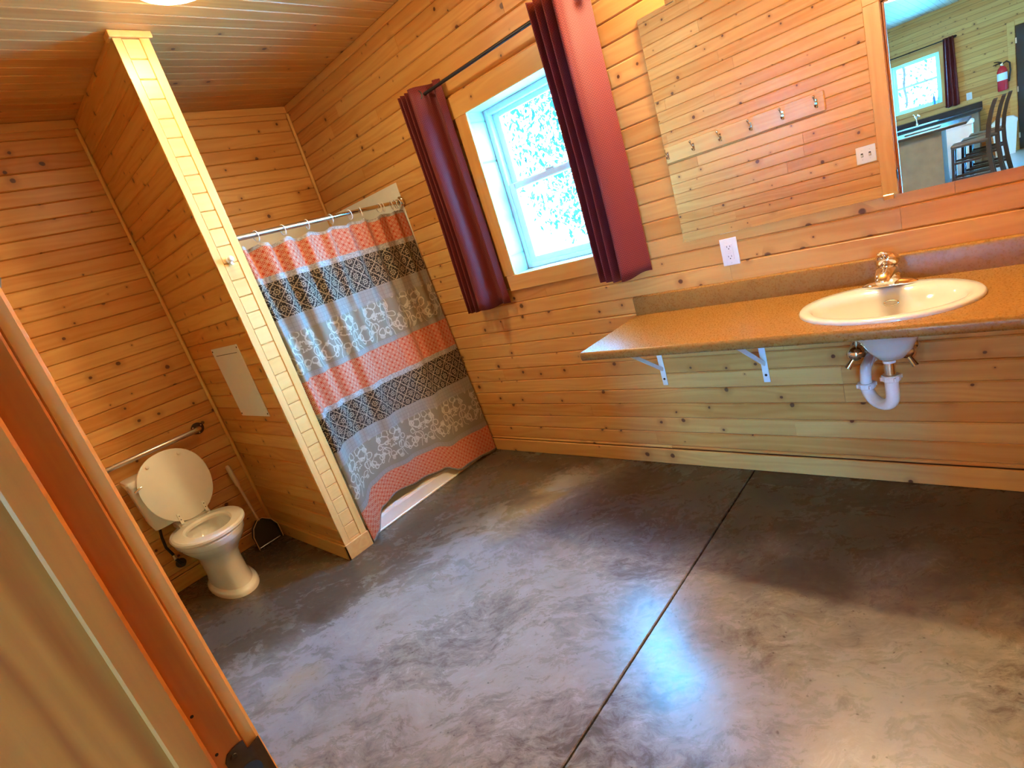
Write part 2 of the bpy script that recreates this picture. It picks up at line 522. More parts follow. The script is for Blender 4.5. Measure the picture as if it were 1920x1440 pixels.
def clad(parent, length, z0, z1, origin, rotz, holes=(), avg=1.9, mat='pine', pitch=PITCH, phase=PHASE, seams=()):
    k = int((z0 - phase) // pitch)
    while phase + k * pitch < z1 - 0.004:
        a, b = max(z0, phase + k * pitch), min(z1, phase + (k + 1) * pitch - 0.0012)
        if b - a > 0.012:
            spans = [(0.0, length)]
            for hx0, hx1, hz0, hz1 in holes:
                if b > hz0 + 0.01 and a < hz1 - 0.01:
                    nsp = []
                    for s0, s1 in spans:
                        if hx0 > s0: nsp.append((s0, min(s1, hx0)))
                        if hx1 < s1: nsp.append((max(s0, hx1), s1))
                    spans = [s for s in nsp if s[1] - s[0] > 0.02]
            cuts = [sx for sx, sk in seams if sk == k]
            if not cuts and length > 1.4:
                q = random.uniform(0.35, avg)
                while q < length - 0.3:
                    cuts.append(q); q += random.uniform(0.7 * avg, 1.5 * avg)
            for s0, s1 in spans:
                xs = [s0] + [q for q in sorted(cuts) if s0 + 0.15 < q < s1 - 0.15] + [s1]
                for p, q in zip(xs[:-1], xs[1:]):
                    board(parent, p + 0.0004, q - 0.0004, a, b, origin, rotz, 0.019 + random.choice((-0.0006, 0, 0.0006)), mat)
        k += 1
def stick(parent, p0, length, axis, wdt, t, mat='pine_trim', name='trim', facing=(0, -1, 0), bevel=0.003):
    """a trim board: p0 = centre of its back face at the start end"""
    d = Vector(axis).normalized(); f = Vector(facing).normalized()
    side = f.cross(d).normalized()
    bm = B(0, length, -t, 0, -wdt / 2, wdt / 2, bevel)
    # local x = d, local y = -f, local z = side or its negative
    ly = -f; lz = d.cross(ly)
    mw = Matrix(((d.x, ly.x, lz.x, p0[0]), (d.y, ly.y, lz.y, p0[1]), (d.z, ly.z, lz.z, p0[2]), (0, 0, 0, 1)))
    o = bpy.data.objects.new(name, from_bm(name, bm, mat))
    link(o, parent); o.matrix_world = mw
    return o

# ---------------------------------------------------------------- room dimensions
H = 2.743
YW = 2.534            # window wall face
YD = 0.236            # door wall face
YD0 = 0.085           # door wall, other room's side
XE = 4.75             # right wall
P1, P2, PX = 1.232, 1.380, 1.028
T = 0.019
WX0, WX1, WZ0, WZ1 = 1.691, 2.350, 1.195, 2.086   # window opening
DX0, DX1, DZ = 3.215, 4.115, 2.06                 # door opening
KY = -9.0
KX0, KX1 = -1.8, 8.6

# ---------------------------------------------------------------- floor
floor = struct(part('floor', B(-0.2, 4.95, 0.09, 2.75, -0.2, -0.02), 'dark'), 'stained and sealed concrete floor with a sawn joint')
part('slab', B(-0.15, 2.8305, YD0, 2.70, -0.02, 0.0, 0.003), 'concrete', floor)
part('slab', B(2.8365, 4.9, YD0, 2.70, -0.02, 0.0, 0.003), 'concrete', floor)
kf = struct(part('floor', B(KX0 - .15, KX1 + .15, KY - .15, YD0, -0.2, 0.0), 'snow_concrete'), 'pale concrete floor of the room behind the doorway')

# ---------------------------------------------------------------- ceiling
ceiling = struct(part('ceiling', B(-0.15, 4.9, YD0, 2.70, H + T, H + 0.15), 'backing'), 'ceiling of narrow varnished pine boards')
cx = 0.0
while cx < XE - 0.01:
    w_ = min(0.0841, XE - cx)
    me = plank_mesh(YW - YD + 0.03, w_ - 0.0012, T, 'pine_ceiling', 0.0045)
    o = mesh_obj('plank', me, ceiling)
    # local x -> world y, local -y (front) -> world -z
    o.matrix_world = Matrix(((0, 0, 1, cx), (1, 0, 0, (YW + YD) / 2), (0, 1, 0, H + T), (0, 0, 0, 1)))
    cx += 0.0841
def slab_with_hole(name, ax, a0, a1, b0, b1, z0, z1, holes):
    """wall slab; ax 'x': runs along x between a0 and a1, thickness b0..b1"""
    bm = bmesh.new()
    def bx(u0, u1, w0, w1):
        if u1 - u0 > 1e-4 and w1 - w0 > 1e-4:
            if ax == 'x': box(bm, u0, u1, b0, b1, w0, w1)
            else: box(bm, b0, b1, u0, u1, w0, w1)
    cur = a0
    for h0, h1, hz0, hz1 in sorted(holes):
        bx(cur, h0, z0, z1); bx(h0, h1, z0, hz0); bx(h0, h1, hz1, z1); cur = h1
    bx(cur, a1, z0, z1)
    return bm

# ---------------------------------------------------------------- window wall
wall_n = struct(part('wall_north', slab_with_hole('w', 'x', -0.15, 4.9, YW + T, YW + 0.19, 0, H + 0.02, [(WX0 - 0.02, WX1 + 0.02, WZ0 - 0.02, WZ1 + 0.02)]), 'backing'), 'knotty pine board wall with the window, mirror and counter')
clad(wall_n, XE, 0.088, H, (0, YW + T, 0), 0.0, holes=[(WX0 - 0.02, WX1 + 0.02, WZ0 - 0.02, WZ1 + 0.02)],
     seams=[(3.262, 4), (3.262, 5), (1.95, 3), (2.38, 8), (3.05, 2), (1.45, 10), (2.9, 11)])
base_n = struct(stick(None, (0.0, YW, 0.044), XE, (1, 0, 0), 0.088, 0.012, name='baseboard_north', facing=(0, -1, 0), mat='pine'), 'pine baseboard along the window wall')
crown_n = struct(stick(None, (0, YW, H - 0.024), XE, (1, 0, 0), 0.046, 0.014, name='trim_1', mat='pine_trim'), 'pine strip where window wall meets ceiling')
trim_c = struct(stick(None, (0.011, YW, 0.0), H - 0.047, (0, 0, 1), 0.022, 0.022, name='trim_2', mat='pine_clear', bevel=0.008), 'slim pine corner strip beside the window wall')

# ---------------------------------------------------------------- back wall
wall_w = struct(part('wall_west', B(-0.15, -T, YD0, YW + 0.19, 0, H + 0.02), 'backing'), 'knotty pine board wall behind toilet and shower')
PW = 0.0822
clad(wall_w, P1 - YD, 0.088, H, (-T, YD, 0), PI / 2, pitch=PW, phase=0.03)
clad(wall_w, YW - P2, 1.90, H, (-T, P2, 0), PI / 2, pitch=PW, phase=0.03)
struct(stick(None, (0.0, YD, 0.044), P1 - YD, (0, 1, 0), 0.088, 0.012, name='baseboard_west', facing=(1, 0, 0), mat='pine'), 'pine baseboard behind the toilet')
struct(stick(None, (0.0, YD, H - 0.024), P1 - YD, (0, 1, 0), 0.046, 0.014, name='trim_3', facing=(1, 0, 0)), 'pine strip at the ceiling above the toilet')
struct(stick(None, (0.0, P2, H - 0.024), YW - P2, (0, 1, 0), 0.046, 0.014, name='trim_4', facing=(1, 0, 0)), 'pine strip at the ceiling above the shower')
struct(stick(None, (0.011, P1, 0.09), H - 0.14, (0, 0, 1), 0.022, 0.022, name='trim_5', mat='pine_clear', bevel=0.008, facing=(0, -1, 0)), 'slim pine corner strip beside the partition')

# ---------------------------------------------------------------- partition
part_w = struct(part('wall_partition', B(0, PX - T, P1 + T, P2 - 0.006, 0, H), 'backing'), 'pine partition between toilet and shower')
clad(part_w, PX, 0.0, H, (0, P1 + T, 0), 0.0)
yl0, yl1, yr0 = P1, P1 + 0.036, P2 - 0.043
stick(part_w, (PX - T, (yl0 + yl1) / 2 , 0.0), H, (0, 0, 1), yl1 - yl0, T, facing=(1, 0, 0), mat='pine_clear', name='corner_board', bevel=0.002)
stick(part_w, (PX - T, (yr0 + P2) / 2, 0.0), H, (0, 0, 1), P2 - yr0, T + 0.004, facing=(1, 0, 0), mat='pine_clear', name='corner_board', bevel=0.003)
k = 0
while PHASE + k * PITCH < H:
    a, b = PHASE + k * PITCH, min(H, PHASE + (k + 1) * PITCH - 0.001)
    me = plank_mesh(yr0 - yl1 - 0.001, b - a, T, 'pine_clear', 0.004)
    mesh_obj('plank', me, part_w, (PX - T, (yr0 + yl1) / 2, a), (0, 0, PI / 2))
    k += 1
struct(part('baseboard_partition', box(B(PX, PX + 0.012, P1 - 0.012, P2 + 0.004, 0, 0.092, 0.002), 0.012, PX + 0.012, P1 - 0.012, P1, 0, 0.092, 0.002), 'pine_trim'), 'pine baseboard wrapping the partition end')
struct(part('trim_6', box(B(PX, PX + 0.016, P1 - 0.014, P2 + 0.014, H - 0.03, H - 0.002, 0.004, 2), PX - 0.05, PX, P1 - 0.014, P1, H - 0.03, H - 0.002, 0.003), 'pine_clear'), 'small pine cap strip at the top of the partition end')

# ---------------------------------------------------------------- door wall and right wall
wall_s = struct(part('wall_south', slab_with_hole('w', 'x', -0.15, 4.9, YD0, YD - T, 0, H + 0.02, [(DX0 - 0.02, DX1 + 0.02, -0.001, DZ + 0.02)]), 'pine_far'), 'knotty pine board wall with the doorway, seen in the mirror')
# planks face +y: run along -x
def clad_south(x0, x1, z0, z1):
    clad(wall_s, x1 - x0, z0, z1, (x1, YD - T, 0), PI)
clad_south(0.0, DX0 - 0.09, 0.088, H)
clad_south(DX0 - 0.09, DX1 + 0.09, DZ + 0.085, H)
clad_south(DX1 + 0.09, XE, 0.088, H)
struct(stick(None, (DX0 - 0.095, YD, 0.044), DX0 - 0.1, (-1, 0, 0), 0.088, 0.012, name='baseboard_south', facing=(0, 1, 0), mat='pine'), 'pine baseboard below the coat hooks')
wall_e = struct(part('wall_east', B(XE + T, 4.9, YD0, YW + 0.19, 0, H + 0.02), 'backing'), 'pine board wall at the right end')
clad(wall_e, YW - YD, 0.0, H, (XE + T, YW, 0), -PI / 2)

# doorway: jambs, stops, casing, strike
def vboard(name, x0, x1, y0, y1, z0, z1, mat, parent, bevel=0.002):
    """vertical board whose grain runs upward"""
    L = z1 - z0
    bm = B(-L / 2, L / 2, -(x1 - x0) / 2, (x1 - x0) / 2, -(y1 - y0) / 2, (y1 - y0) / 2, bevel)
    o = bpy.data.objects.new(name, from_bm(name, bm, mat)); link(o, parent)
    o.matrix_world = Matrix(((0, 1, 0, (x0 + x1) / 2), (0, 0, 1, (y0 + y1) / 2), (1, 0, 0, (z0 + z1) / 2), (0, 0, 0, 1)))
    return o
door_fr = struct(vboard('door_1', DX0 - 0.02, DX0, YD0 - 0.002, YD, 0, DZ, 'pine_jamb', None), 'varnished pine door frame in the foreground')
def kid(o):
    """parent to the door frame keeping its place"""
    mw = o.matrix_world.copy(); o.parent = door_fr
    o.matrix_parent_inverse = door_fr.matrix_world.inverted(); o.matrix_world = mw
    return o
bpy.context.view_layer.update()
kid(vboard('jamb', DX1, DX1 + 0.02, YD0 - 0.002, YD, 0, DZ, 'pine_jamb', None))
kid(part('head_jamb', B(DX0 - 0.02, DX1 + 0.02, YD0 - 0.002, YD, DZ, DZ + 0.02, 0.002), 'pine_jamb'))
kid(vboard('door_stop', DX0, DX0 + 0.012, 0.1808, 0.2077, 0, DZ, 'pine_jamb', None, 0.003))
kid(vboard('door_stop', DX1 - 0.012, DX1, 0.1808, 0.2077, 0, DZ, 'pine_jamb', None, 0.003))
kid(part('door_stop', B(DX0, DX1, 0.1808, 0.2077, DZ - 0.012, DZ, 0.003), 'pine_jamb'))
kid(vboard('casing', DX0 - 0.095, DX0 - 0.004, YD - 0.001, 0.2515, 0, DZ + 0.005, 'pine_trim', None, 0.003))
kid(vboard('casing', DX1 + 0.004, DX1 + 0.095, YD - 0.001, 0.2515, 0, DZ + 0.005, 'pine_trim', None, 0.003))
kid(part('casing', B(DX0 - 0.095, DX1 + 0.095, YD - 0.001, 0.2515, DZ + 0.005, DZ + 0.096, 0.003), 'pine_trim'))
kid(vboard('casing', DX0 - 0.095, DX0 - 0.004, YD0 - 0.017, YD0 - 0.002, 0, DZ + 0.005, 'pine_trim', None, 0.003))
# strike plate with its lip and latch hole
bm = bmesh.new()
_o = [(0.2365, 0.962), (0.2365, 1.046), (0.226, 1.046), (0.219, 1.044), (0.2145, 1.037), (0.2145, 0.971), (0.219, 0.964), (0.226, 0.962)]
loft(bm, [[(DX0, a, b) for a, b in _o], [(DX0 + 0.0022, a, b) for a, b in _o]])
sp = kid(part('strike_plate', bm, 'bronze'))
sp['label'] = 'dark bronze strike plate'
lip = []
for i in range(7):
    t_ = i / 6
    lip.append((DX0 + 0.0022 - 0.0045 * t_ * t_, 0.2365 + 0.0135 * t_))
bm = bmesh.new()
loft(bm, [[(a, b, 0.975), (a - 0.002, b, 0.975), (a - 0.002, b, 1.034), (a, b, 1.034)] for a, b in lip])
kid(part('strike_lip', bm, 'bronze'))
bm = lathe(bmesh.new(), [(0.0001, 0.0), (0.012, 0.0), (0.012, 0.0008), (0.0001, 0.0008)], 18, (DX0 + 0.0022, 0.229, 1.008), 'X')
kid(part('latch_hole', bm, 'dark'))
for yy, zz in ((0.2275, 1.038), (0.2275, 0.97)):
    kid(part('screw', lathe(bmesh.new(), [(0.0035, 0), (0.003, 0.0012), (0.0005, 0.0014)], 10, (DX0 + 0.0022, yy - 0.004, zz), 'X'), 'bronze'))
for yy, zz in ((0.2115, 1.105), (0.2125, 1.052)):
    kid(part('nail_hole', lathe(bmesh.new(), [(0.0017, 0), (0.0017, 0.0004), (0.0002, 0.0004)], 8, (DX0, yy, zz), 'X'), 'dark'))

# ---------------------------------------------------------------- window
def double_hung(name, x0, x1, z0, z1, yface, s, label, glass_off=0.12, parent_label=None):
    """double-hung vinyl window; yface = wall face, s = +1 if outside is +y"""
    d = lambda v: yface + s * v
    def bx(a0, a1, v0, v1, c0, c1, bev=0.0):
        return B(a0, a1, min(d(v0), d(v1)), max(d(v0), d(v1)), c0, c1, bev)
    fr = bmesh.new()
    fw = 0.03
    for a in ((x0, x0 + fw, z0, z1), (x1 - fw, x1, z0, z1), (x0 + fw, x1 - fw, z1 - fw, z1), (x0 + fw, x1 - fw, z0, z0 + fw)):
        box(fr, a[0], a[1], min(d(glass_off), d(0.19)), max(d(glass_off), d(0.19)), a[2], a[3], 0.003)
    root = struct(part(name, fr, 'vinyl'), label)
    ex = 0.016
    for a in ((x0 - ex, x0, z0 - ex, z1 + ex), (x1, x1 + ex, z0 - ex, z1 + ex), (x0, x1, z1, z1 + ex), (x0, x1, z0 - ex, z0)):
        part('jamb_extension', bx(a[0], a[1], -0.001, 0.19, a[2], a[3]), 'pine_white', root)
    zm = z0 + (z1 - z0) * 0.522
    def sash(zz0, zz1, v0, v1, st):
        bm = bmesh.new()
        a0, a1 = x0 + fw - 0.006, x1 - fw + 0.006
        for a in ((a0, a0 + st, zz0, zz1), (a1 - st, a1, zz0, zz1), (a0 + st, a1 - st, zz1 - 0.035, zz1), (a0 + st, a1 - st, zz0, zz0 + 0.042)):
            box(bm, a[0], a[1], min(d(v0), d(v1)), max(d(v0), d(v1)), a[2], a[3], 0.004)
        so = part('sash', bm, 'vinyl', root)
        part('pane', bx(a0 + st - 0.005, a1 - st + 0.005, (v0 + v1) / 2 - 0.003, (v0 + v1) / 2 + 0.003, zz0 + 0.038, zz1 - 0.031), 'glass', so)
        return so
    lo = sash(z0 + fw - 0.012, zm + 0.018, glass_off + 0.006, glass_off + 0.034, 0.045)
    sash(zm - 0.018, z1 - fw + 0.012, glass_off + 0.038, glass_off + 0.066, 0.045)
    part('sash_lock', bx((x0 + x1) / 2 - 0.03, (x0 + x1) / 2 + 0.03, glass_off + 0.008, glass_off + 0.03, zm + 0.018, zm + 0.03, 0.003), 'vinyl', lo)
    return root
M['pine_white'] = wood('window_jamb_pine', (0.54, 0.50, 0.44), (0.46, 0.40, 0.32), (0.2, 0.1, 0.05), rough=0.35, tone=0.2, kdens=0.3)
win1 = double_hung('window_1', WX0, WX1, WZ0, WZ1, YW, 1, 'white double hung window with pine casing')
cw_ = 0.088
for a in ((WX0 - cw_, WX0 + 0.002, WZ0 - cw_, WZ1 + cw_, 1), (WX1 - 0.002, WX1 + cw_, WZ0 - cw_, WZ1 + cw_, 1)):
    vboard('casing', a[0], a[1], YW - 0.018, YW, WZ0, WZ1, 'pine_trim', win1, 0.003)
part('casing', B(-(WX1 - WX0) / 2 - cw_ - 0.02, (WX1 - WX0) / 2 + cw_ + 0.02, -0.009, 0.009, -0.055, 0.055, 0.003), 'pine_trim', win1, loc=((WX0 + WX1) / 2, YW - 0.009, WZ1 + 0.055))
part('casing', B(-(WX1 - WX0) / 2 - cw_ + 0.02, (WX1 - WX0) / 2 + cw_ - 0.02, -0.009, 0.009, -0.045, 0.045, 0.003), 'pine_trim', win1, loc=((WX0 + WX1) / 2, YW - 0.009, WZ0 - 0.045))

# ---------------------------------------------------------------- the great room behind the camera (seen in the mirror)
def kwall(name, ax, a0, a1, b0, b1, holes, label):
    return struct(part(name, slab_with_hole('w', ax, a0, a1, b0, b1, 0, H + 0.02, holes), 'pine_far'), label)
KW = (2.06, 2.79, 1.19, 2.06)
kwall('wall_kitchen_far', 'x', KX0 - .15, KX1 + .15, KY - 0.15, KY, [(KW[0] - 0.016, KW[1] + 0.016, KW[2] - 0.016, KW[3] + 0.016), (5.9, 7.9, 0.05, 2.2)], 'pine board wall behind the kitchen, seen in the mirror')
SIDE = [(-5.2, -3.6, 0.7, 2.1)]
kwall('wall_kitchen_west', 'y', KY - .15, YD0, KX0 - 0.15, KX0, SIDE, 'pine board wall of the room behind the doorway')
kwall('wall_kitchen_east', 'y', KY - .15, YD0, KX1, KX1 + 0.15, [], 'pine board wall opposite, of the room behind the doorway')
kwall('wall_kitchen_near', 'x', KX0 - .15, -0.15, YD0 - 0.05, YD0 + 0.1, [], 'short pine board wall beside the bathroom')
kwall('wall_kitchen_near', 'x', 4.9, KX1 + .15, YD0 - 0.05, YD0 + 0.1, [], 'short pine board wall past the bathroom')
struct(part('ceiling', B(KX0 - .15, KX1 + .15, KY - .15, YD0, H, H + 0.15), wood('far_ceiling_boards', (0.66, 0.56, 0.42), (0.58, 0.45, 0.30), PINE_D, groove=0.084, kdens=0.15, swap=True)), 'pale board ceiling of the room behind the doorway')

# ---------------------------------------------------------------- outdoors
struct(part('ground', B(-45, 50, -60, 60, -0.35, -0.25), 'gravel'), 'pale open ground outside the windows')
def tree(x, y, h, spread, seed, label, leaves=4500, lean=0.0):
    rnd = random.Random(seed)
    t = thing('tree', label, 'tree', (x, y, -0.25), group='trees outside the window')
    pts = [(0, 0, 0), (lean * 0.3 * h, 0, h * 0.35), (lean * 0.5 * h + rnd.uniform(-.2, .2), rnd.uniform(-.2, .2), h * 0.7), (lean * h, 0, h)]
    part('trunk', tube(bmesh.new(), pts, [0.11, 0.09, 0.06, 0.02], 8), 'bark', t, True)
    bm = bmesh.new()
    for i in range(leaves):
        zz = h * rnd.uniform(0.16, 1.05)
        f = (zz / h)
        rad = spread * (0.35 + 0.9 * math.sin(PI * min(1, max(0, f))) ) * math.sqrt(rnd.random())
        a = rnd.uniform(0, 2 * PI)
        c = Vector((math.cos(a) * rad + lean * zz, math.sin(a) * rad, zz + rnd.gauss(0, .2)))
        sz = rnd.uniform(0.03, 0.10)
        u = Vector((rnd.gauss(0, 1), rnd.gauss(0, 1), rnd.gauss(0, 1))).normalized(); v, _ = frame_of(u)
        bm.faces.new([bm.verts.new(c + q) for q in (u * sz, v * sz * 0.5, -u * sz, -v * sz * 0.5)])
    fo = part('foliage', bm, 'foliage', t)
    return t
TREES = [(0.9, 7.6, 5.0, 1.3, 'nearest leafy tree outside the bathroom window'), (-0.6, 9.2, 6.5, 1.7, 'broad leafy tree at the left of the bathroom window view'), (-2.2, 10.4, 7.0, 1.8, 'tall leafy tree behind the nearest one outside'),
         (0.2, 11.6, 7.5, 1.9, 'leafy tree in the middle distance outside the bathroom window'), (-3.6, 12.6, 8.0, 2.0, 'pale trunked tree further back outside'), (-1.6, 13.8, 8.5, 2.2, 'far leafy tree in the middle of the bathroom window'),
         (-5.2, 14.5, 8.0, 2.2, 'far leafy tree at the left edge of the woods'), (1.6, 10.0, 6.5, 1.6, 'leafy tree mostly hidden by the right drape')]
for i, (x, y, h_, sp_, lb) in enumerate(TREES): tree(x, y, h_, sp_, i + 3, lb)
for i, (x, y, h_, sp_, lb) in enumerate([(1.2, -17, 7, 2.2, 'leafy tree beyond the kitchen window at its left side'), (2.6, -19, 8, 2.4, 'leafy tree beyond the middle of the kitchen window'), (0.2, -21, 8, 2.6, 'leafy tree farthest behind the kitchen window')]):
    tree(x, y, h_, sp_, i + 40, lb, 2200)['group'] = 'trees behind the kitchen'

# ---------------------------------------------------------------- ceiling light
def ceiling_light(x, y, label, glow='dome_glow'):
    t = thing('ceiling_light', label, 'light', (x, y, H))
    part('base_ring', lathe(bmesh.new(), [(0.165, 0.0), (0.17, -0.006), (0.17, -0.014), (0.162, -0.018)], 40), 'white_plastic', t, True)
    part('diffuser', lathe(bmesh.new(), [(0.16, -0.018), (0.15, -0.030), (0.12, -0.042), (0.08, -0.050), (0.04, -0.054), (0.001, -0.055)], 40), glow, t, True)
ceiling_light(1.468, 1.365, 'round flush ceiling light glowing above the partition end')
ceiling_light(2.7, -3.4, 'added unseen fill light in the room behind the doorway, nearer the island', 'kitchen_fill_glow')  # three lamps added out of view to warm the bluish kitchen daylight
ceiling_light(4.6, -3.4, 'added unseen fill light in the room behind the doorway, nearer the patio', 'kitchen_fill_glow')
ceiling_light(2.7, -5.0, 'added unseen fill light over the kitchen island end', 'kitchen_fill_glow')

# ---------------------------------------------------------------- vanity light above the mirror
t = thing('vanity_light', 'chrome bar light with round bulbs above the mirror', 'light', (3.27, YW, 2.44))
part('back_bar', B(-0.24, 0.24, -0.03, 0, -0.055, 0.055, 0.006, 2), 'chrome', t)
for dx in (-0.16, 0.0, 0.16):
    sck = part('socket', lathe(bmesh.new(), [(0.024, -0.03), (0.024, -0.06), (0.018, -0.066)], 16, (dx, 0, 0), 'Y'), 'chrome', t, True)
    part('bulb', lathe(bmesh.new(), [(0.014, -0.062), (0.03, -0.076), (0.045, -0.098), (0.047, -0.116), (0.04, -0.138), (0.024, -0.152), (0.001, -0.157)], 20, (dx, 0, 0), 'Y'), 'bulb_glow', t, True)

# ---------------------------------------------------------------- mirror
MX0, MX1, MZ0, MZ1 = 2.723, 4.10, 1.159, 2.067
t = thing('wall_mirror', 'large frameless wall mirror above the counter', 'mirror', ((MX0 + MX1) / 2, YW, MZ0))
hw = (MX1 - MX0) / 2
part('glass', B(-hw, hw, -0.0065, -0.0005, 0, MZ1 - MZ0, 0.0012), 'mirror', t)
for xx, zz, up in ((3.484, 0, 1), (2.865, MZ1 - MZ0, -1), (3.95, 0, 1), (3.95, MZ1 - MZ0, -1)):
    dx = xx - (MX0 + MX1) / 2
    bm = B(dx - 0.016, dx + 0.016, -0.012, 0, min(zz - up * 0.012, zz + up * 0.007), max(zz - up * 0.012, zz + up * 0.007), 0.002)
    part('mirror_clip', bm, 'chrome', t)

# ---------------------------------------------------------------- counter
CX0, CYF, CZ = 2.409, 1.989, 0.858
CXR = XE - 0.001
t = thing('vanity_counter', 'brown laminate counter on white brackets along the window wall', 'counter', (CX0, YW, CZ - 0.038))
# sink cut-out
SX, SY, SA, SB = 3.484, 2.245, 0.254, 0.214
def lo(p): return (p[0] - CX0, p[1] - YW, p[2] - (CZ - 0.038))
bm = bmesh.new()
n = 48
inner = [(SX + 0.235 * math.cos(2 * PI * k / n), SY + 0.195 * math.sin(2 * PI * k / n)) for k in range(n)]
def outer_pt(k):
    # rectangle boundary hit from the sink centre
    c, s_ = math.cos(2 * PI * k / n), math.sin(2 * PI * k / n)
    xr = (CXR - SX) / c if c > 1e-9 else (CX0 - SX) / c if c < -1e-9 else 1e9
    yr = (YW - SY) / s_ if s_ > 1e-9 else (CYF + 0.012 - SY) / s_ if s_ < -1e-9 else 1e9
    m_ = min(xr, yr); return (SX + c * m_, SY + s_ * m_)
outer = [outer_pt(k) for k in range(n)]
corners = [(CXR, YW), (CX0, YW), (CX0, CYF + 0.012), (CXR, CYF + 0.012)]
# put the four corners on the nearest outer points
for c_ in corners:
    j = min(range(n), key=lambda q: (outer[q][0] - c_[0]) ** 2 + (outer[q][1] - c_[1]) ** 2)
    outer[j] = c_
vi = [bm.verts.new(lo((a, b, CZ))) for a, b in inner]
vo = [bm.verts.new(lo((a, b, CZ))) for a, b in outer]
vi2 = [bm.verts.new(lo((a, b, CZ - 0.03))) for a, b in inner]
vo2 = [bm.verts.new(lo((a, b, CZ - 0.03))) for a, b in outer]
for k in range(n):
    j = (k + 1) % n
    bm.faces.new((vi[k], vo[k], vo[j], vi[j]))
    bm.faces.new((vi2[j], vo2[j], vo2[k], vi2[k]))
    bm.faces.new((vi[j], vi2[j], vi2[k], vi[k]))
    bm.faces.new((vo[k], vo2[k], vo2[j], vo[j]))
part('countertop', bm, 'laminate', t)
# rolled front edge
prof = [(0.012, 0.0), (0.005, 0.0005), (0.0, -0.004), (-0.003, -0.012), (-0.003, -0.026), (0.0, -0.034), (0.006, -0.038), (0.02, -0.038), (0.02, -0.030), (0.012, -0.029)]
bm = bmesh.new()
loft(bm, [[lo((xx, CYF + a, CZ + b)) for a, b in prof] for xx in (CX0, CXR)])
part('front_edge', bm, 'laminate', t, True)
bsp = [(0.0, 0.0), (-0.022, 0.0), (-0.022, 0.082), (-0.019, 0.090), (-0.012, 0.094), (0.0, 0.094)]
bm = bmesh.new()
loft(bm, [[lo((xx, YW + a, CZ + b)) for a, b in bsp] for xx in (CX0, CXR)])
part('backsplash', bm, 'laminate', t, True)
part('end_strip', B(-0.0015, 0.0, CYF + 0.012 - YW, 0, 0.006, 0.038), 'laminate', t)
# brackets
def bracket(bx_, label):
    b = thing('shelf_bracket', label, 'bracket', (bx_, YW, 0.466), group='white counter brackets')
    bm = B(-0.014, 0.014, -0.004, 0, 0, CZ - 0.039 - 0.466, 0.001)
    part('wall_arm', bm, 'white_steel', b)
    part('top_arm', B(-0.014, 0.014, -0.44, 0, CZ - 0.043 - 0.466, CZ - 0.039 - 0.466), 'white_steel', b)
    z_lo, z_hi = 0.085, CZ - 0.045 - 0.466
    bm = bmesh.new()
    rings = []
    for yy, zz in ((-0.003, z_lo), (-0.38, z_hi)):
        rings.append([(-0.009, yy, zz + 0.012), (0.009, yy, zz + 0.012), (0.004, yy, zz - 0.006), (-0.004, yy, zz - 0.006)])
    loft(bm, rings)
    part('brace', bm, 'white_steel', b)
    part('screw', lathe(bmesh.new(), [(0.006, -0.004), (0.005, -0.007), (0.001, -0.008)], 10, (0, 0, 0.035), 'Y'), 'dark', b)
bracket(2.467, 'white steel shelf bracket nearest the counter corner')
bracket(2.967, 'white steel shelf bracket nearer the drain pipe')

# ---------------------------------------------------------------- sink
t = thing('oval_sink', 'white oval drop-in sink set in the brown counter', 'sink', (SX, SY, CZ))
def E_(a, b, z, dy=0.0): return ellipse(0, dy, z, a, b, 48)
rings = [E_(SA, SB, 0.0), E_(SA, SB, 0.006), E_(SA - 0.006, SB - 0.006, 0.012), E_(SA - 0.03, SB - 0.03, 0.012, 0),
         E_(SA - 0.044, SB - 0.062, 0.006, -0.018), E_(SA - 0.056, SB - 0.074, -0.02, -0.018), E_(0.165, 0.115, -0.05, -0.016),
         E_(0.105, 0.08, -0.088, -0.012), E_(0.058, 0.048, -0.125, -0.008), E_(0.024, 0.024, -0.145, -0.005)]
bm = bmesh.new(); loft(bm, rings, False, True)
part('basin', bm, 'white_china', t, 'all')
rings = [E_(SA - 0.02, SB - 0.022, 0.0), E_(SA - 0.022, SB - 0.024, -0.03), E_(0.185, 0.14, -0.058, -0.014), E_(0.118, 0.095, -0.096, -0.010), E_(0.084, 0.075, -0.118, -0.006), E_(0.064, 0.06, -0.160, -0.003), E_(0.040, 0.040, -0.19)]
bm = bmesh.new(); loft(bm, rings, False, True)
part('underside', bm, 'white_china', t, 'all')
part('overflow', tube(bmesh.new(), [(0.021 * math.cos(a), 0.109 + 0.006 * math.sin(a), -0.034 + 0.008 * math.sin(a)) for a in [i * PI / 8 for i in range(17)]], 0.0018, 6), 'nickel', t, True)
part('drain', lathe(bmesh.new(), [(0.024, -0.1455), (0.022, -0.141), (0.006, -0.142), (0.001, -0.143)], 20, (0, -0.005, 0)), 'chrome', t, True)

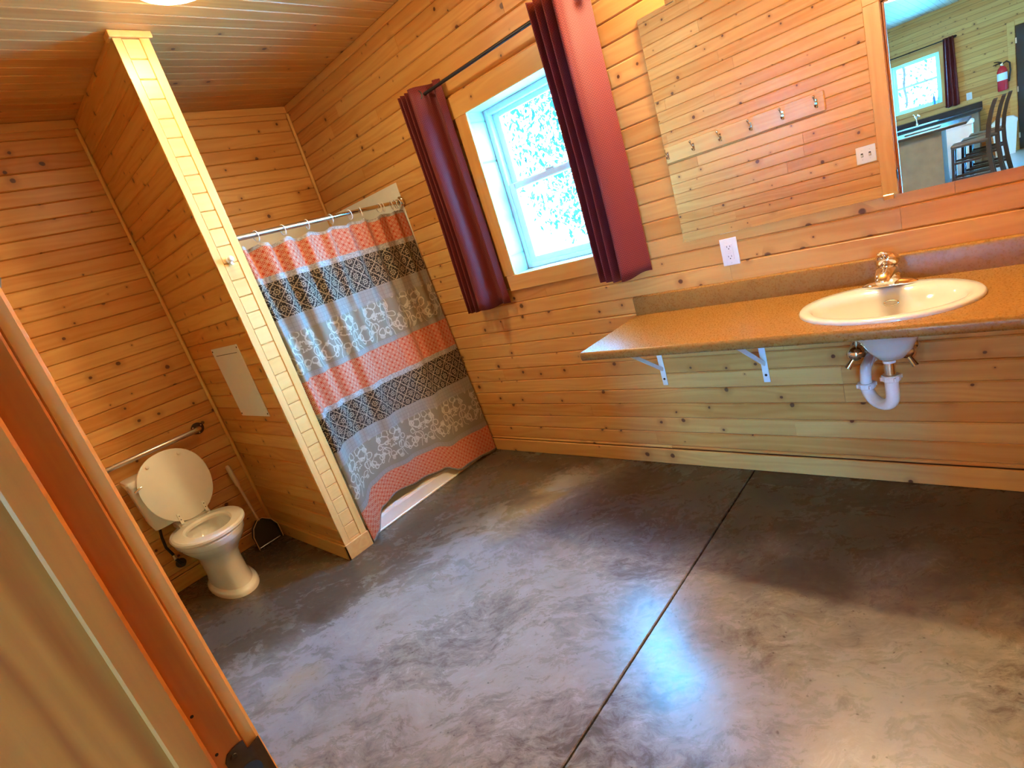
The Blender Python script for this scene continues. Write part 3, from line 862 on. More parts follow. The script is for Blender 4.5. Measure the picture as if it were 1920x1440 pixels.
# ---------------------------------------------------------------- faucet
t = thing('faucet', 'chrome single lever faucet at the back of the sink', 'faucet', (3.474, 2.425, CZ + 0.012))
bm = bmesh.new()
loft(bm, [ellipse(0, 0, 0, 0.083, 0.029, 32), ellipse(0, 0, 0.006, 0.082, 0.028, 32), ellipse(0, 0, 0.014, 0.066, 0.024, 32), ellipse(0, 0, 0.02, 0.04, 0.02, 32), ellipse(0, 0, 0.022, 0.01, 0.008, 32)])
part('base_plate', bm, 'chrome', t, 'all')
bm = bmesh.new()
rings = []
for (yy, zz, rx, rz, tilt) in ((0.018, 0.012, 0.026, 0.012, 0), (0.006, 0.032, 0.028, 0.026, 0), (-0.02, 0.050, 0.026, 0.024, 0), (-0.055, 0.056, 0.022, 0.018, 0), (-0.09, 0.050, 0.018, 0.014, 0), (-0.112, 0.040, 0.013, 0.010, 0)):
    rings.append([(rx * math.cos(2 * PI * k / 20), yy, zz + rz * math.sin(2 * PI * k / 20)) for k in range(20)])
loft(bm, rings)
part('spout', bm, 'chrome', t, 'all').scale = (1.35, 1.15, 1.08)
part('body', lathe(bmesh.new(), [(0.030, 0.01), (0.029, 0.035), (0.026, 0.058), (0.024, 0.066)], 24, (0, 0.006, 0)), 'chrome', t, True).scale = (1.3, 1.15, 1.04)
bm = bmesh.new()
loft(bm, [ellipse(0, 0.006, 0.068, 0.022, 0.022, 24), ellipse(0, 0.004, 0.078, 0.027, 0.026, 24), ellipse(0, 0.0, 0.096, 0.026, 0.026, 24), ellipse(0, -0.003, 0.110, 0.017, 0.019, 24), ellipse(0, -0.004, 0.115, 0.004, 0.005, 24)])
hn = part('handle', bm, 'chrome', t, 'all'); hn.scale = (1.35, 1.2, 1.04)
bm = bmesh.new()
rings = []
for yy, zz, rx, rz in ((0.0, 0.092, 0.012, 0.012), (-0.02, 0.100, 0.011, 0.008), (-0.045, 0.113, 0.011, 0.006), (-0.062, 0.124, 0.012, 0.005), (-0.068, 0.128, 0.006, 0.003)):
    rings.append([(rx * math.cos(2 * PI * k / 16), yy, zz + rz * math.sin(2 * PI * k / 16)) for k in range(16)])
loft(bm, rings)
part('lever', bm, 'chrome', hn, 'all')

# ---------------------------------------------------------------- drain trap and shut-off valves
RXL, LXL, RY, LY = 3.476, 3.386, 2.252, 2.33
t = thing('drain_trap', 'white plastic drain trap hanging under the sink', 'pipe', (RXL, RY, 0.45))
def L_(p): return (p[0] - RXL, p[1] - RY, p[2] - 0.45)
part('tailpiece', tube(bmesh.new(), [L_((RXL, RY, z)) for z in (0.665, 0.60)], 0.0165, 20), 'chrome', t, True)
part('flange', lathe(bmesh.new(), [(0.019, 0), (0.0195, 0.004), (0.019, 0.008)], 20, L_((RXL, RY, 0.645))), 'pvc', t, True)
def trap_pt(u):
    # u bend between the two legs, 0..PI
    cxm, cym, rad = (RXL + LXL) / 2, (RY + LY) / 2, math.hypot(RXL - LXL, RY - LY) / 2
    dx, dy = (LXL - RXL) / (2 * rad), (LY - RY) / (2 * rad)
    return (cxm - dx * rad * math.cos(u), cym - dy * rad * math.cos(u), 0.522 - rad * 0.88 * math.sin(u))
path = [(RXL, RY, 0.592), (RXL, RY, 0.55), (RXL, RY, 0.53)] + [trap_pt(PI * i / 12) for i in range(13)] + [(LXL, LY, 0.535)]
part('trap_bend', tube(bmesh.new(), [L_(p) for p in path], [0.021] * 3 + [0.021] * 13 + [0.021], 20), 'pvc', t, True)
path = [(LXL, LY, 0.53), (LXL, LY, 0.555)] + [(LXL, LY + 0.035 * (1 - math.cos(a)), 0.555 + 0.035 * math.sin(a)) for a in [PI / 2 * i / 6 for i in range(1, 7)]] + [(LXL, YW - 0.02, 0.59)]
part('trap_arm', tube(bmesh.new(), [L_(p) for p in path], 0.0185, 20), 'pvc', t, True)
for (xx, yy, zz) in ((RXL, RY, 0.588), (LXL, LY, 0.528)):
    nut = part('slip_nut', lathe(bmesh.new(), [(0.025, -0.011), (0.029, -0.008), (0.029, 0.008), (0.025, 0.011)], 12, L_((xx, yy, zz))), 'pvc', t)
    for a in range(4):
        part('nut_wing', B(-0.0035, 0.0035, 0.026, 0.034, -0.007, 0.007, 0.001), 'pvc', nut, False, L_((xx, yy, zz)), (0, 0, a * PI / 2 + 0.5))
part('wall_flange', lathe(bmesh.new(), [(0.042, -0.001), (0.040, -0.008), (0.024, -0.016), (0.022, -0.03)], 28, L_((LXL, YW, 0.59)), 'Y'), 'chrome', t, True)
part('coupling', lathe(bmesh.new(), [(0.026, -0.03), (0.028, -0.034), (0.028, -0.06), (0.025, -0.064)], 24, L_((LXL, YW, 0.59)), 'Y'), 'pvc', t, True)
def valve(x, label, flip):
    v = thing('shutoff_valve', label, 'valve', (x, YW, 0.605), group='chrome shut-off valves under the sink')
    part('escutcheon', lathe(bmesh.new(), [(0.034, -0.001), (0.032, -0.007), (0.02, -0.016), (0.012, -0.018)], 24, (0, 0, 0), 'Y'), 'chrome', v, True)
    part('valve_body', lathe(bmesh.new(), [(0.011, -0.016), (0.011, -0.035), (0.022, -0.044), (0.032, -0.062), (0.032, -0.080), (0.020, -0.096), (0.001, -0.100)], 20, (0, 0, 0), 'Y'), 'chrome', v, 'all')
    part('lever_handle', tube(bmesh.new(), [(0, -0.08, -0.005), (-0.016 * flip, -0.092, -0.030), (-0.028 * flip, -0.098, -0.050)], [0.009, 0.011, 0.014], 12), 'chrome', v, True)
    part('supply_line', tube(bmesh.new(), [(0.0, -0.055, 0.02), (0.004 * flip, -0.058, 0.08), (0.02 * flip, -0.075, 0.14), (0.03 * flip, -0.095, 0.215)], 0.006, 10), 'brushed', v, True)
valve(3.338, 'chrome shut-off valve left of the drain trap', 1)
valve(3.497, 'chrome shut-off valve right of the drain trap', -1)

# ---------------------------------------------------------------- outlet and switch
def face_slots(parent, items, mat='dark'):
    for nm, (x0, x1, z0, z1), y0, y1 in items:
        part(nm, B(x0, x1, y0, y1, z0, z1), mat, parent)
t = thing('wall_outlet', 'white outlet plate between mirror and counter', 'outlet', (2.912, YW, 1.078))
part('cover_plate', B(-0.036, 0.036, -0.006, 0, -0.058, 0.058, 0.0025, 2), 'white_plastic', t)
rc = part('receptacle', B(-0.0165, 0.0165, -0.009, -0.005, -0.0335, 0.0335, 0.001), 'white_plastic', t)
for zc in (0.021, -0.021):
    part('slot', B(-0.0075, -0.0055, -0.0094, -0.008, zc - 0.001, zc + 0.006), 'dark', rc)
    part('slot', B(0.0055, 0.0075, -0.0094, -0.008, zc - 0.001, zc + 0.006), 'dark', rc)
    part('ground_hole', lathe(bmesh.new(), [(0.0024, -0.008), (0.0024, -0.0094)], 10, (0, 0, zc - 0.007), 'Y'), 'dark', rc)
for zc in (0.005, -0.005):
    part('test_button', B(-0.008, 0.008, -0.0102, -0.008, zc - 0.003, zc + 0.003, 0.0006), 'white_panel', rc)
part('screw', lathe(bmesh.new(), [(0.003, -0.006), (0.0025, -0.0072)], 10, (0, 0, -0.048), 'Y'), 'white_panel', t)

t = thing('light_switch', 'white double switch plate beside the door casing, seen in the mirror', 'switch', (3.052, YD, 1.183), (0, 0, PI))
part('cover_plate', B(-0.058, 0.058, -0.006, 0, -0.057, 0.057, 0.0025, 2), 'white_plastic', t)
for dx in (-0.023, 0.023):
    part('toggle', B(-0.005, 0.005, -0.017, -0.005, -0.010, 0.006, 0.002), 'white_panel', t, False, (dx, 0, 0.002), (0.3, 0, 0))
    part('toggle_slot', B(dx - 0.0065, dx + 0.0065, -0.0066, -0.005, -0.013, 0.013), 'dark', t)
    for zc in (0.030, -0.030):
        part('screw', lathe(bmesh.new(), [(0.003, -0.006), (0.0025, -0.0072)], 8, (dx, 0, zc), 'Y'), 'brushed', t)

# ---------------------------------------------------------------- coat hooks on the door wall
t = thing('coat_hook_rail', 'pine rail of double coat hooks on the door wall', 'hook rail', (2.245, YD, 1.545), (0, 0, PI))
part('rail_board', B(-0.61, 0.61, -0.018, 0, 0, 0.135, 0.006, 1), 'pine_trim', t)
for i, hx in enumerate((1.679, 1.903, 2.125, 2.358, 2.582, 2.802)):
    dx = 2.245 - hx
    hk = part('hook_plate', B(dx - 0.009, dx + 0.009, -0.022, -0.018, 0.035, 0.095, 0.002), 'nickel', t)
    part('upper_prong', tube(bmesh.new(), [(dx, -0.02, 0.075), (dx, -0.045, 0.078), (dx, -0.066, 0.094), (dx, -0.07, 0.105)], [0.006, 0.005, 0.0045, 0.004], 8), 'nickel', hk, True)
    part('knob', lathe(bmesh.new(), [(0.001, -0.011), (0.007, -0.008), (0.010, 0), (0.007, 0.008), (0.001, 0.011)], 12, (dx, -0.071, 0.110)), 'nickel', hk, 'all')
    part('lower_prong', tube(bmesh.new(), [(dx, -0.02, 0.05), (dx, -0.035, 0.04), (dx, -0.05, 0.045), (dx, -0.052, 0.058)], [0.006, 0.006, 0.006, 0.009], 8), 'nickel', hk, True)

# ---------------------------------------------------------------- window drapes and rod
RODY, RODZ = 2.448, 2.256
t = thing('curtain_rod', 'dark metal curtain rod above the bathroom window', 'curtain rod', (2.0, YW, RODZ))
part('rod', tube(bmesh.new(), [(-0.36, RODY - YW, 0), (0.39, RODY - YW, 0)], 0.0085, 14), 'black_metal', t, True)
part('rod', tube(bmesh.new(), [(0.30, RODY - YW, 0), (0.64, RODY - YW, 0)], 0.0065, 14), 'black_metal', t, True)
part('rod', tube(bmesh.new(), [(-0.66, RODY - YW, 0), (-0.35, RODY - YW, 0)], 0.0085, 14), 'black_metal', t, True)
for sx in (-0.67, 0.65):
    part('finial', lathe(bmesh.new(), [(0.009, -0.01), (0.018, -0.004), (0.02, 0.008), (0.012, 0.02), (0.001, 0.024)], 16, (sx, RODY - YW, 0), 'X'), 'black_metal', t, 'all')
for sx in (-0.56, 0.56):
    part('rod_bracket', tube(bmesh.new(), [(sx, 0, -0.01), (sx, RODY - YW, -0.01), (sx, RODY - YW - 0.006, 0.004)], 0.006, 10), 'black_metal', t, True)
def drape(name, plan, z0, z1, label, hemwave=0.006, seed=1, parent_rings=(), spread=0.0):
    """plan: list of (x, y) of the cloth line seen from above, relative to the rod"""
    rnd = random.Random(seed)
    # smooth the plan with Catmull-Rom
    P = [Vector((a, b, 0)) for a, b in plan]
    line = []
    for i in range(len(P) - 1):
        p0, p1, p2, p3 = P[max(i - 1, 0)], P[i], P[i + 1], P[min(i + 2, len(P) - 1)]
        for s_ in range(8):
            u = s_ / 8
            line.append(0.5 * ((2 * p1) + (p2 - p0) * u + (2 * p0 - 5 * p1 + 4 * p2 - p3) * u * u + (3 * p1 - p0 - 3 * p2 + p3) * u ** 3))
    line.append(P[-1])
    arcl = [0.0]
    for a, b in zip(line[:-1], line[1:]): arcl.append(arcl[-1] + (b - a).length)
    xc = sum(p.x for p in line) / len(line)
    NV = 26
    bm = bmesh.new(); uvl = bm.loops.layers.uv.new('UVMap')
    grid = []
    for j in range(NV + 1):
        f = j / NV
        row = []
        for i, p in enumerate(line):
            sw = 1.0 + spread * (1 - f)
            amp = 1.0 - 0.10 * math.sin(f * PI) + 0.06 * math.sin(f * 7 + i * 0.05)
            z = z0 + (z1 - z0) * f
            if j == 0: z += hemwave * math.sin(arcl[i] * 30 + seed)
            row.append(bm.verts.new((xc + (p.x - xc) * sw, p.y * amp, z)))
        grid.append(row)
    for j in range(NV):
        for i in range(len(line) - 1):
            f = bm.faces.new((grid[j][i], grid[j][i + 1], grid[j + 1][i + 1], grid[j + 1][i]))
            for lp, (a, b) in zip(f.loops, ((i, j), (i + 1, j), (i + 1, j + 1), (i, j + 1))):
                lp[uvl].uv = (arcl[a], z0 + (z1 - z0) * b / NV)
    t = thing(name, label, 'curtain', (0, RODY, 0), group='plum window drapes')
    me = from_bm('cloth', bm, 'drape', 'all')
    o = mesh_obj('cloth', me, t)
    md = o.modifiers.new('thickness', 'SOLIDIFY'); md.thickness = 0.0018; md.offset = 0
    for gx, gy, ang in parent_rings:
        bm = bmesh.new()
        ring = [(0.024 * math.cos(a), 0, 0.024 * math.sin(a)) for a in [2 * PI * k / 18 for k in range(19)]]
        tube(bm, ring, 0.0042, 8, False)
        part('grommet', bm, 'black_metal', t, True, (gx, gy, RODZ), (0, 0, ang))
    return t
drape('window_drape', [(1.335, 0.040), (1.342, -0.045), (1.362, 0.050), (1.372, -0.050), (1.396, 0.050), (1.410, -0.050), (1.430, 0.010), (1.452, -0.062), (1.488, -0.050), (1.510, 0.0), (1.528, 0.045), (1.555, 0.052), (1.575, 0.020), (1.600, 0.055)], 1.045, 2.298,
      'dark plum drape gathered at the left of the window', seed=2, parent_rings=((1.49, -0.035, 0.9),), spread=0.10)
drape('window_drape', [(2.315, 0.06), (2.322, -0.052), (2.356, 0.055), (2.366, -0.062), (2.402, 0.050), (2.412, -0.070), (2.448, 0.03), (2.464, -0.076), (2.492, -0.066), (2.517, -0.028), (2.536, 0.016), (2.553, 0.056), (2.558, 0.066)], 1.07, 2.312,
      'plum drape gathered at the right of the window', seed=5, parent_rings=((2.53, -0.005, 0.95), (2.575, 0.045, 0.95)), spread=-0.06)

# ---------------------------------------------------------------- shower
t = thing('shower_surround', 'white wall panels lining the shower recess', 'shower wall', (0.46, 1.95, 0.06))
part('side_panel', B(0.004 - 0.46, 0.922 - 0.46, YW - 0.006 - 1.95, YW - 0.0005 - 1.95, 0, 1.88, 0.001), 'shower_white', t)
part('back_panel', B(0.0005 - 0.46, 0.006 - 0.46, P2 + 0.002 - 1.95, YW - 0.007 - 1.95, 0, 1.87, 0.001), 'shower_white', t)
part('side_panel', B(0.004 - 0.46, 0.95 - 0.46, P2 - 0.005 - 1.95, P2 - 1.95, 0, 1.87, 0.001), 'shower_white', t)
t = thing('shower_pan', 'low white shower base below the patterned curtain', 'shower base', (0.48, 1.96, 0))
bm = bmesh.new()
X0, X1, Y0, Y1 = 0.008 - 0.48, 0.968 - 0.48, P2 + 0.004 - 1.96, YW - 0.008 - 1.96
def rect(ins, z): return [(X0 + ins, Y0 + ins, z), (X1 - ins, Y0 + ins, z), (X1 - ins, Y1 - ins, z), (X0 + ins, Y1 - ins, z)]
loft(bm, [rect(0, 0), rect(0.004, 0.075), rect(0.010, 0.088), rect(0.03, 0.094), rect(0.05, 0.09), rect(0.065, 0.05), rect(0.1, 0.035)])
part('pan', bm, 'shower_white', t)
part('drain', lathe(bmesh.new(), [(0.05, 0.035), (0.045, 0.039), (0.001, 0.039)], 20), 'chrome', t, True)
part('front_ridge', B(X1 - 0.004, X1 + 0.006, Y0, Y1, 0.0, 0.012, 0.003), 'shower_white', t)

t = thing('shower_rod', 'steel shower rod with a brass-toned end flange', 'shower rod', (0.915, P2, 1.822))
part('rod', tube(bmesh.new(), [(0, 0.012, 0), (0, 0.62, 0)], 0.0145, 18), 'brushed', t, True)
part('rod', tube(bmesh.new(), [(0, 0.60, 0), (0, YW - P2 - 0.03, 0)], 0.012, 18), 'nickel', t, True)
part('end_flange', lathe(bmesh.new(), [(0.032, YW - P2 - 0.0075), (0.031, YW - P2 - 0.02), (0.02, YW - P2 - 0.03), (0.016, YW - P2 - 0.05)], 24, (0, 0, 0), 'Y'), 'nickel', t, True)
part('end_flange', lathe(bmesh.new(), [(0.03, 0.0005), (0.028, 0.012), (0.018, 0.02), (0.016, 0.03)], 24, (0, 0, 0), 'Y'), 'brushed', t, True)
ring_y = [1.415, 1.524, 1.679, 1.828, 1.984, 2.116, 2.200, 2.338, 2.370, 2.441, 2.473, 2.496]
ring0 = None
for i, yy in enumerate(ring_y):
    if ring0 is None:
        bm = bmesh.new()
        tube(bm, [(0.021 * math.cos(a), 0.0, -0.010 + 0.028 * math.sin(a)) for a in [2 * PI * k / 20 for k in range(21)]], 0.0026, 8, False)
        ring0 = part('curtain_ring', bm, 'white_plastic', None, True); o = ring0
    else:
        o = ring0.copy(); link(o)
    o.location = (0.917, yy, 1.822); o.rotation_euler = (0, 0, random.uniform(-0.5, 0.5))
    nth = ('first', 'second', 'third', 'fourth', 'fifth', 'sixth', 'seventh', 'eighth', 'ninth', 'tenth', 'eleventh', 'twelfth')[i]
    tag(o, 'thin white curtain ring on the shower rod, %s from the partition' % nth, 'ring', 'shower curtain rings')

def lerp_tab(tab, x):
    if x <= tab[0][0]: return tab[0][1]
    for (a, fa), (b, fb) in zip(tab[:-1], tab[1:]):
        if x <= b:
            u = (x - a) / (b - a); u = u * u * (3 - 2 * u)
            return fa + (fb - fa) * u
    return tab[-1][1]
HEM = [(1.386, 0.004), (1.44, 0.03), (1.556, 0.132), (1.665, 0.158), (1.856, 0.134), (2.05, 0.104), (2.185, 0.026), (2.34, 0.022), (2.5, 0.006)]
BOT = [(1.386, 1.035), (1.55, 0.995), (1.75, 0.985), (2.1, 0.995), (2.35, 1.010), (2.51, 1.020)]
bm = bmesh.new(); uvl = bm.loops.layers.uv.new('UVMap')
NU, NV = 220, 90
YA, YB = 1.390, 2.516
grid = []; ul = 0.0; us = []; prev = None
def cx_of(s, f):
    y = YA + (YB - YA) * s
    # gathered pleats near the rings, broad folds below
    pl = math.sin(2 * PI * (y - 1.384) / 0.128 + 0.6) * 0.020 + math.sin(2 * PI * y / 0.071 + 1.0) * 0.007
    br = math.sin(2 * PI * (y - 1.36) / 0.34) * 0.022 + math.sin(2 * PI * (y - 1.40) / 0.19 + 0.7) * 0.010 * (1.6 - s)
    k = f ** 1.6
    lf = max(0.0, 1 - s * 1.9)
    deep = math.sin(2 * PI * (y - 1.384) / 0.135) * 0.026 * lf * min(1, f * 2.2)
    damp = min(1.0, max(0.25, (2.54 - y) / 0.2)) * min(1.0, 0.35 + f * 1.6)
    return 0.918 + (lerp_tab(BOT, y) - 0.918) * (1 - f) + (pl * k + br * (1 - k) * 0.8 + deep) * damp
for j in range(NV + 1):
    f = j / NV
    row = []
    for i in range(NU + 1):
        s = i / NU
        y = YA + (YB - YA) * s
        v = 1.775 * f
        sh = lerp_tab(HEM, y) * max(0.0, 1 - v) ** 1.9
        x = cx_of(s, f)
        top = 0.0
        if f > 0.93:
            dn = min(abs(y - ry) for ry in ring_y)
            top = -min(0.03, dn * 0.28) * (f - 0.93) / 0.07
        row.append(bm.verts.new((x, y, v + sh + top)))
    grid.append(row)
us = [0.0]
for i in range(NU):
    us.append(us[-1] + (YB - YA) / NU * 1.12)
for j in range(NV):
    for i in range(NU):
        fc = bm.faces.new((grid[j][i], grid[j][i + 1], grid[j + 1][i + 1], grid[j + 1][i]))
        for lp, (a, b) in zip(fc.loops, ((i, j), (i + 1, j), (i + 1, j + 1), (i, j + 1))):
            lp[uvl].uv = (us[a], 1.775 * b / NV)
sc_ = part('shower_curtain', bm, 'shower_fabric', None, 'all')
md = sc_.modifiers.new('thickness', 'SOLIDIFY'); md.thickness = 0.0012; md.offset = 0
tag(sc_, 'patterned shower curtain in red, black and taupe bands', 'shower curtain')

# ---------------------------------------------------------------- things on the partition and back wall
t = thing('wall_hook', 'small pale knob hook on the partition end', 'hook', (PX, P1 + 0.066, 1.717))
part('plate', lathe(bmesh.new(), [(0.016, 0.0), (0.016, 0.004), (0.010, 0.008)], 20, (0, 0, 0), 'X'), 'white_plastic', t, True)
part('knob', lathe(bmesh.new(), [(0.006, 0.006), (0.006, 0.014), (0.013, 0.022), (0.015, 0.030), (0.009, 0.038), (0.001, 0.040)], 20, (0, 0, 0.004), 'X'), 'seat_plastic', t, 'all')
part('prong', tube(bmesh.new(), [(0.004, 0, -0.008), (0.014, 0, -0.020), (0.022, 0, -0.018)], [0.006, 0.006, 0.007], 10), 'white_plastic', t, True)

t = thing('access_panel', 'white access panel screwed to the partition above the toilet', 'panel', (0.625, P1, 0.90))
part('sheet', B(-0.206, 0.206, -0.004, -0.0002, 0, 0.423, 0.001), 'white_panel', t)
for dx in (-0.192, 0.192):
    for zz in (0.016, 0.407):
        part('screw', lathe(bmesh.new(), [(0.005, -0.004), (0.004, -0.006), (0.001, -0.0065)], 10, (dx, 0, zz), 'Y'), 'dark', t)
part('slot', B(-0.165, 0.165, -0.0044, -0.0035, 0.378, 0.381), 'dark', t)

GZ = 0.876
t = thing('grab_bar', 'steel grab bar on the wall behind the toilet', 'grab bar', (0, 0.77, GZ))
part('bar', tube(bmesh.new(), [(0.004, 0.308, 0), (0.03, 0.308, 0), (0.048, 0.298, 0), (0.055, 0.275, 0), (0.055, -0.275, 0), (0.048, -0.298, 0), (0.03, -0.308, 0), (0.004, -0.308, 0)], 0.0155, 16), 'brushed', t, True)
for s_ in (-1, 1):
    fl = part('flange', lathe(bmesh.new(), [(0.038, 0.0), (0.038, 0.004), (0.034, 0.008), (0.018, 0.010)], 28, (0, 0.308 * s_, 0), 'X'), 'bronze', t, True)
    for a in (0.5, 2.6, 4.7):
        part('screw', lathe(bmesh.new(), [(0.005, 0.007), (0.004, 0.0105), (0.001, 0.011)], 8, (0, 0.308 * s_ + 0.028 * math.cos(a), 0.028 * math.sin(a)), 'X'), 'brushed', fl)

# ---------------------------------------------------------------- toilet
TY = 0.796
t = thing('toilet', 'off-white toilet with its lid raised beside the partition', 'toilet', (0, TY, 0))
def sect(z, xb, xf, hw, n=40, egg=0.10, power=2.2):
    return ellipse((xb + xf) / 2, 0, z, (xf - xb) / 2, hw, n, power, egg)
rings = [sect(0.0, 0.10, 0.625, 0.118), sect(0.016, 0.10, 0.625, 0.118), sect(0.028, 0.105, 0.618, 0.112), sect(0.042, 0.115, 0.592, 0.098), sect(0.10, 0.13, 0.572, 0.092),
         sect(0.19, 0.13, 0.565, 0.094), sect(0.235, 0.13, 0.575, 0.104), sect(0.275, 0.12, 0.612, 0.128), sect(0.315, 0.10, 0.665, 0.154), sect(0.345, 0.09, 0.697, 0.168),
         sect(0.358, 0.09, 0.705, 0.172), sect(0.362, 0.09, 0.708, 0.176), sect(0.392, 0.09, 0.713, 0.180), sect(0.40, 0.10, 0.706, 0.174),
         sect(0.40, 0.27, 0.652, 0.122, egg=0.08), sect(0.375, 0.265, 0.655, 0.125, egg=0.08), sect(0.32, 0.285, 0.625, 0.11, egg=0.08), sect(0.26, 0.33, 0.56, 0.075), sect(0.235, 0.37, 0.50, 0.05)]
bm = bmesh.new(); loft(bm, rings)
part('bowl', bm, 'toilet_china', t, True)
part('water', B(0.345, 0.545, -0.06, 0.06, 0.255, 0.262), 'white_plastic', t)
bm = bmesh.new()
def seat_r(z, e): return sect(z, 0.235 - e, 0.720 + e, 0.184 + e, egg=0.09)
def seat_i(z, e): return sect(z, 0.300 - e, 0.640 + e, 0.112 + e, egg=0.09)
rr_ = [seat_r(0.405, -0.004), seat_r(0.410, 0), seat_r(0.422, 0), seat_r(0.430, -0.010), seat_i(0.430, 0.010), seat_i(0.420, 0), seat_i(0.405, 0)]
loft(bm, rr_ + [rr_[0]], False, False)
part('seat', bm, 'seat_plastic', t, True)
# raised lid: an egg-shaped board hinged at the back
lt = 0.19
def lid_ring(off, e):
    out = []
    for p in ellipse(0.235, 0, off, 0.215 + e, 0.182 + e, 44, 2.15, -0.06):
        out.append((p.x, p.y, p.z))
    return out
bm = bmesh.new()
loft(bm, [lid_ring(0.0, -0.006), lid_ring(0.004, 0), lid_ring(0.016, 0), lid_ring(0.021, -0.008)])
ang = math.radians(-97)
lid = part('lid', bm, 'seat_plastic', t, True, (0.262, 0, 0.425), (0, ang, 0))
for (a, b) in ((0.40, 0.085), (0.40, -0.085)):
    part('bumper', lathe(bmesh.new(), [(0.010, 0.0), (0.009, -0.006), (0.001, -0.007)], 14, (a, b, 0)), 'seat_plastic', lid, True)
for s_ in (-1, 1):
    hg = part('hinge', B(0.225, 0.27, 0.07 * s_ - 0.014, 0.07 * s_ + 0.014, 0.400, 0.432, 0.004), 'seat_plastic', t)
    part('hinge_strap', B(0.02, 0.085, 0.07 * s_ - 0.009, 0.07 * s_ + 0.009, -0.006, 0.001, 0.002), 'seat_plastic', lid)
    for q in (0.045, 0.068):
        part('screw', lathe(bmesh.new(), [(0.003, -0.006), (0.002, -0.0075)], 8, (q, 0.07 * s_, 0)), 'dark', lid)
bm = bmesh.new()
def rrect(z, x0, x1, hw, r=0.03):
    pts = []
    for cx_, cy_, a0 in ((x1 - r, hw - r, 0), (x0 + r, hw - r, PI / 2), (x0 + r, -hw + r, PI), (x1 - r, -hw + r, 1.5 * PI)):
        for k in range(6):
            a = a0 + PI / 2 * k / 5
            pts.append((cx_ + r * math.cos(a), cy_ + r * math.sin(a), z))
    return pts
loft(bm, [rrect(0.445, 0.04, 0.150, 0.145), rrect(0.452, 0.03, 0.165, 0.160), rrect(0.50, 0.022, 0.176, 0.170), rrect(0.745, 0.018, 0.190, 0.182)])
part('tank', bm, 'toilet_china', t, True, (0, -0.028, 0))
bm = bmesh.new()
loft(bm, [rrect(0.745, 0.014, 0.196, 0.187), rrect(0.768, 0.012, 0.200, 0.190), rrect(0.780, 0.016, 0.195, 0.185), rrect(0.784, 0.03, 0.18, 0.172)])
part('tank_lid', bm, 'toilet_china', t, True, (0, -0.028, 0))
part('tank_mount', B(0.05, 0.24, -0.09, 0.09, 0.385, 0.446, 0.012, 2), 'toilet_china', t)
fl = part('flush_lever', tube(bmesh.new(), [(0.215, -0.140, 0.735), (0.222, -0.165, 0.733), (0.224, -0.195, 0.722)], [0.006, 0.006, 0.008], 10), 'chrome', t, True)
part('lever_boss', lathe(bmesh.new(), [(0.014, 0.190), (0.014, 0.205), (0.008, 0.218)], 16, (0, -0.14, 0.735), 'X'), 'chrome', fl, True)
for s_ in (-1, 1):
    part('bolt_cap', lathe(bmesh.new(), [(0.011, 0.016), (0.010, 0.03), (0.001, 0.036)], 14, (0.30, 0.103 * s_, 0.0)), 'toilet_china', t, True)

t = thing('supply_valve', 'dark supply valve and hose at the toilet', 'valve', (0.0, 0.655, 0.16))
part('escutcheon', lathe(bmesh.new(), [(0.03, 0.0125), (0.028, 0.018), (0.012, 0.022)], 20, (0, 0, 0), 'X'), 'bronze', t, True)
part('valve_body', tube(bmesh.new(), [(0.013, 0, 0), (0.05, 0, 0), (0.075, 0, 0.002)], [0.008, 0.011, 0.011], 12), 'black_metal', t, True)
part('elbow', tube(bmesh.new(), [(0.055, 0, 0.0), (0.06, -0.012, 0.03), (0.06, -0.02, 0.06)], 0.010, 12), 'black_metal', t, True)
part('union_nut', lathe(bmesh.new(), [(0.013, 0.055), (0.013, 0.085)], 8, (0.06, -0.02, 0)), 'nickel', t)
part('hose', tube(bmesh.new(), [(0.06, -0.02, 0.085), (0.068, -0.035, 0.15), (0.08, -0.03, 0.22), (0.09, -0.018, 0.285)], 0.008, 10), 'black_metal', t, True)

# ---------------------------------------------------------------- dustpan in the corner
t = thing('dustpan', 'long handled black dustpan leaning in the toilet corner', 'dustpan', (0.16, 1.122, 0), (0, math.radians(-13), 0))
W2 = 0.083
out = [(-0.016, 0.185), (0.016, 0.185), (0.06, 0.150), (W2, 0.10), (W2, 0.004), (-W2, 0.004), (-W2, 0.10), (-0.06, 0.150)]
bm = bmesh.new()
loft(bm, [[(-0.004, a, b) for a, b in out], [(0.0, a, b) for a, b in out]])
part('pan_floor', bm, 'black_plastic', t)
bm = bmesh.new()
rim = [(W2, 0.004), (W2, 0.10), (0.06, 0.150), (0.016, 0.187), (-0.016, 0.187), (-0.06, 0.150), (-W2, 0.10), (-W2, 0.004)]
hts = [0.02, 0.045, 0.05, 0.05, 0.05, 0.05, 0.045, 0.02]
loft(bm, [[(-0.004, a, b), (hh, a * 1.02, b), (hh, a * 0.985, b - 0.002), (-0.004, a * 0.97, b)] for (a, b), hh in zip(rim, hts)])
part('pan_rim', bm, 'black_plastic', t)
bm = bmesh.new()
tube(bm, [(hh, a * 1.0, b) for (a, b), hh in zip(rim, hts)], 0.0028, 6)
part('rim_edge', bm, 'tan_plastic', t)
part('lip', tube(bmesh.new(), [(0.001, -W2 + 0.012, 0.012), (0.001, W2 - 0.012, 0.012)], 0.003, 6), 'brushed', t)
part('pole', tube(bmesh.new(), [(0.012, 0, 0.175), (0.010, 0, 0.46)], [0.0085, 0.0085], 12), 'tan_plastic', t, True)
part('grip', tube(bmesh.new(), [(0.010, 0, 0.44), (0.010, 0, 0.455), (0.010, 0, 0.585), (0.010, 0, 0.595)], [0.011, 0.016, 0.016, 0.009], 14), 'tan_plastic', t, True)

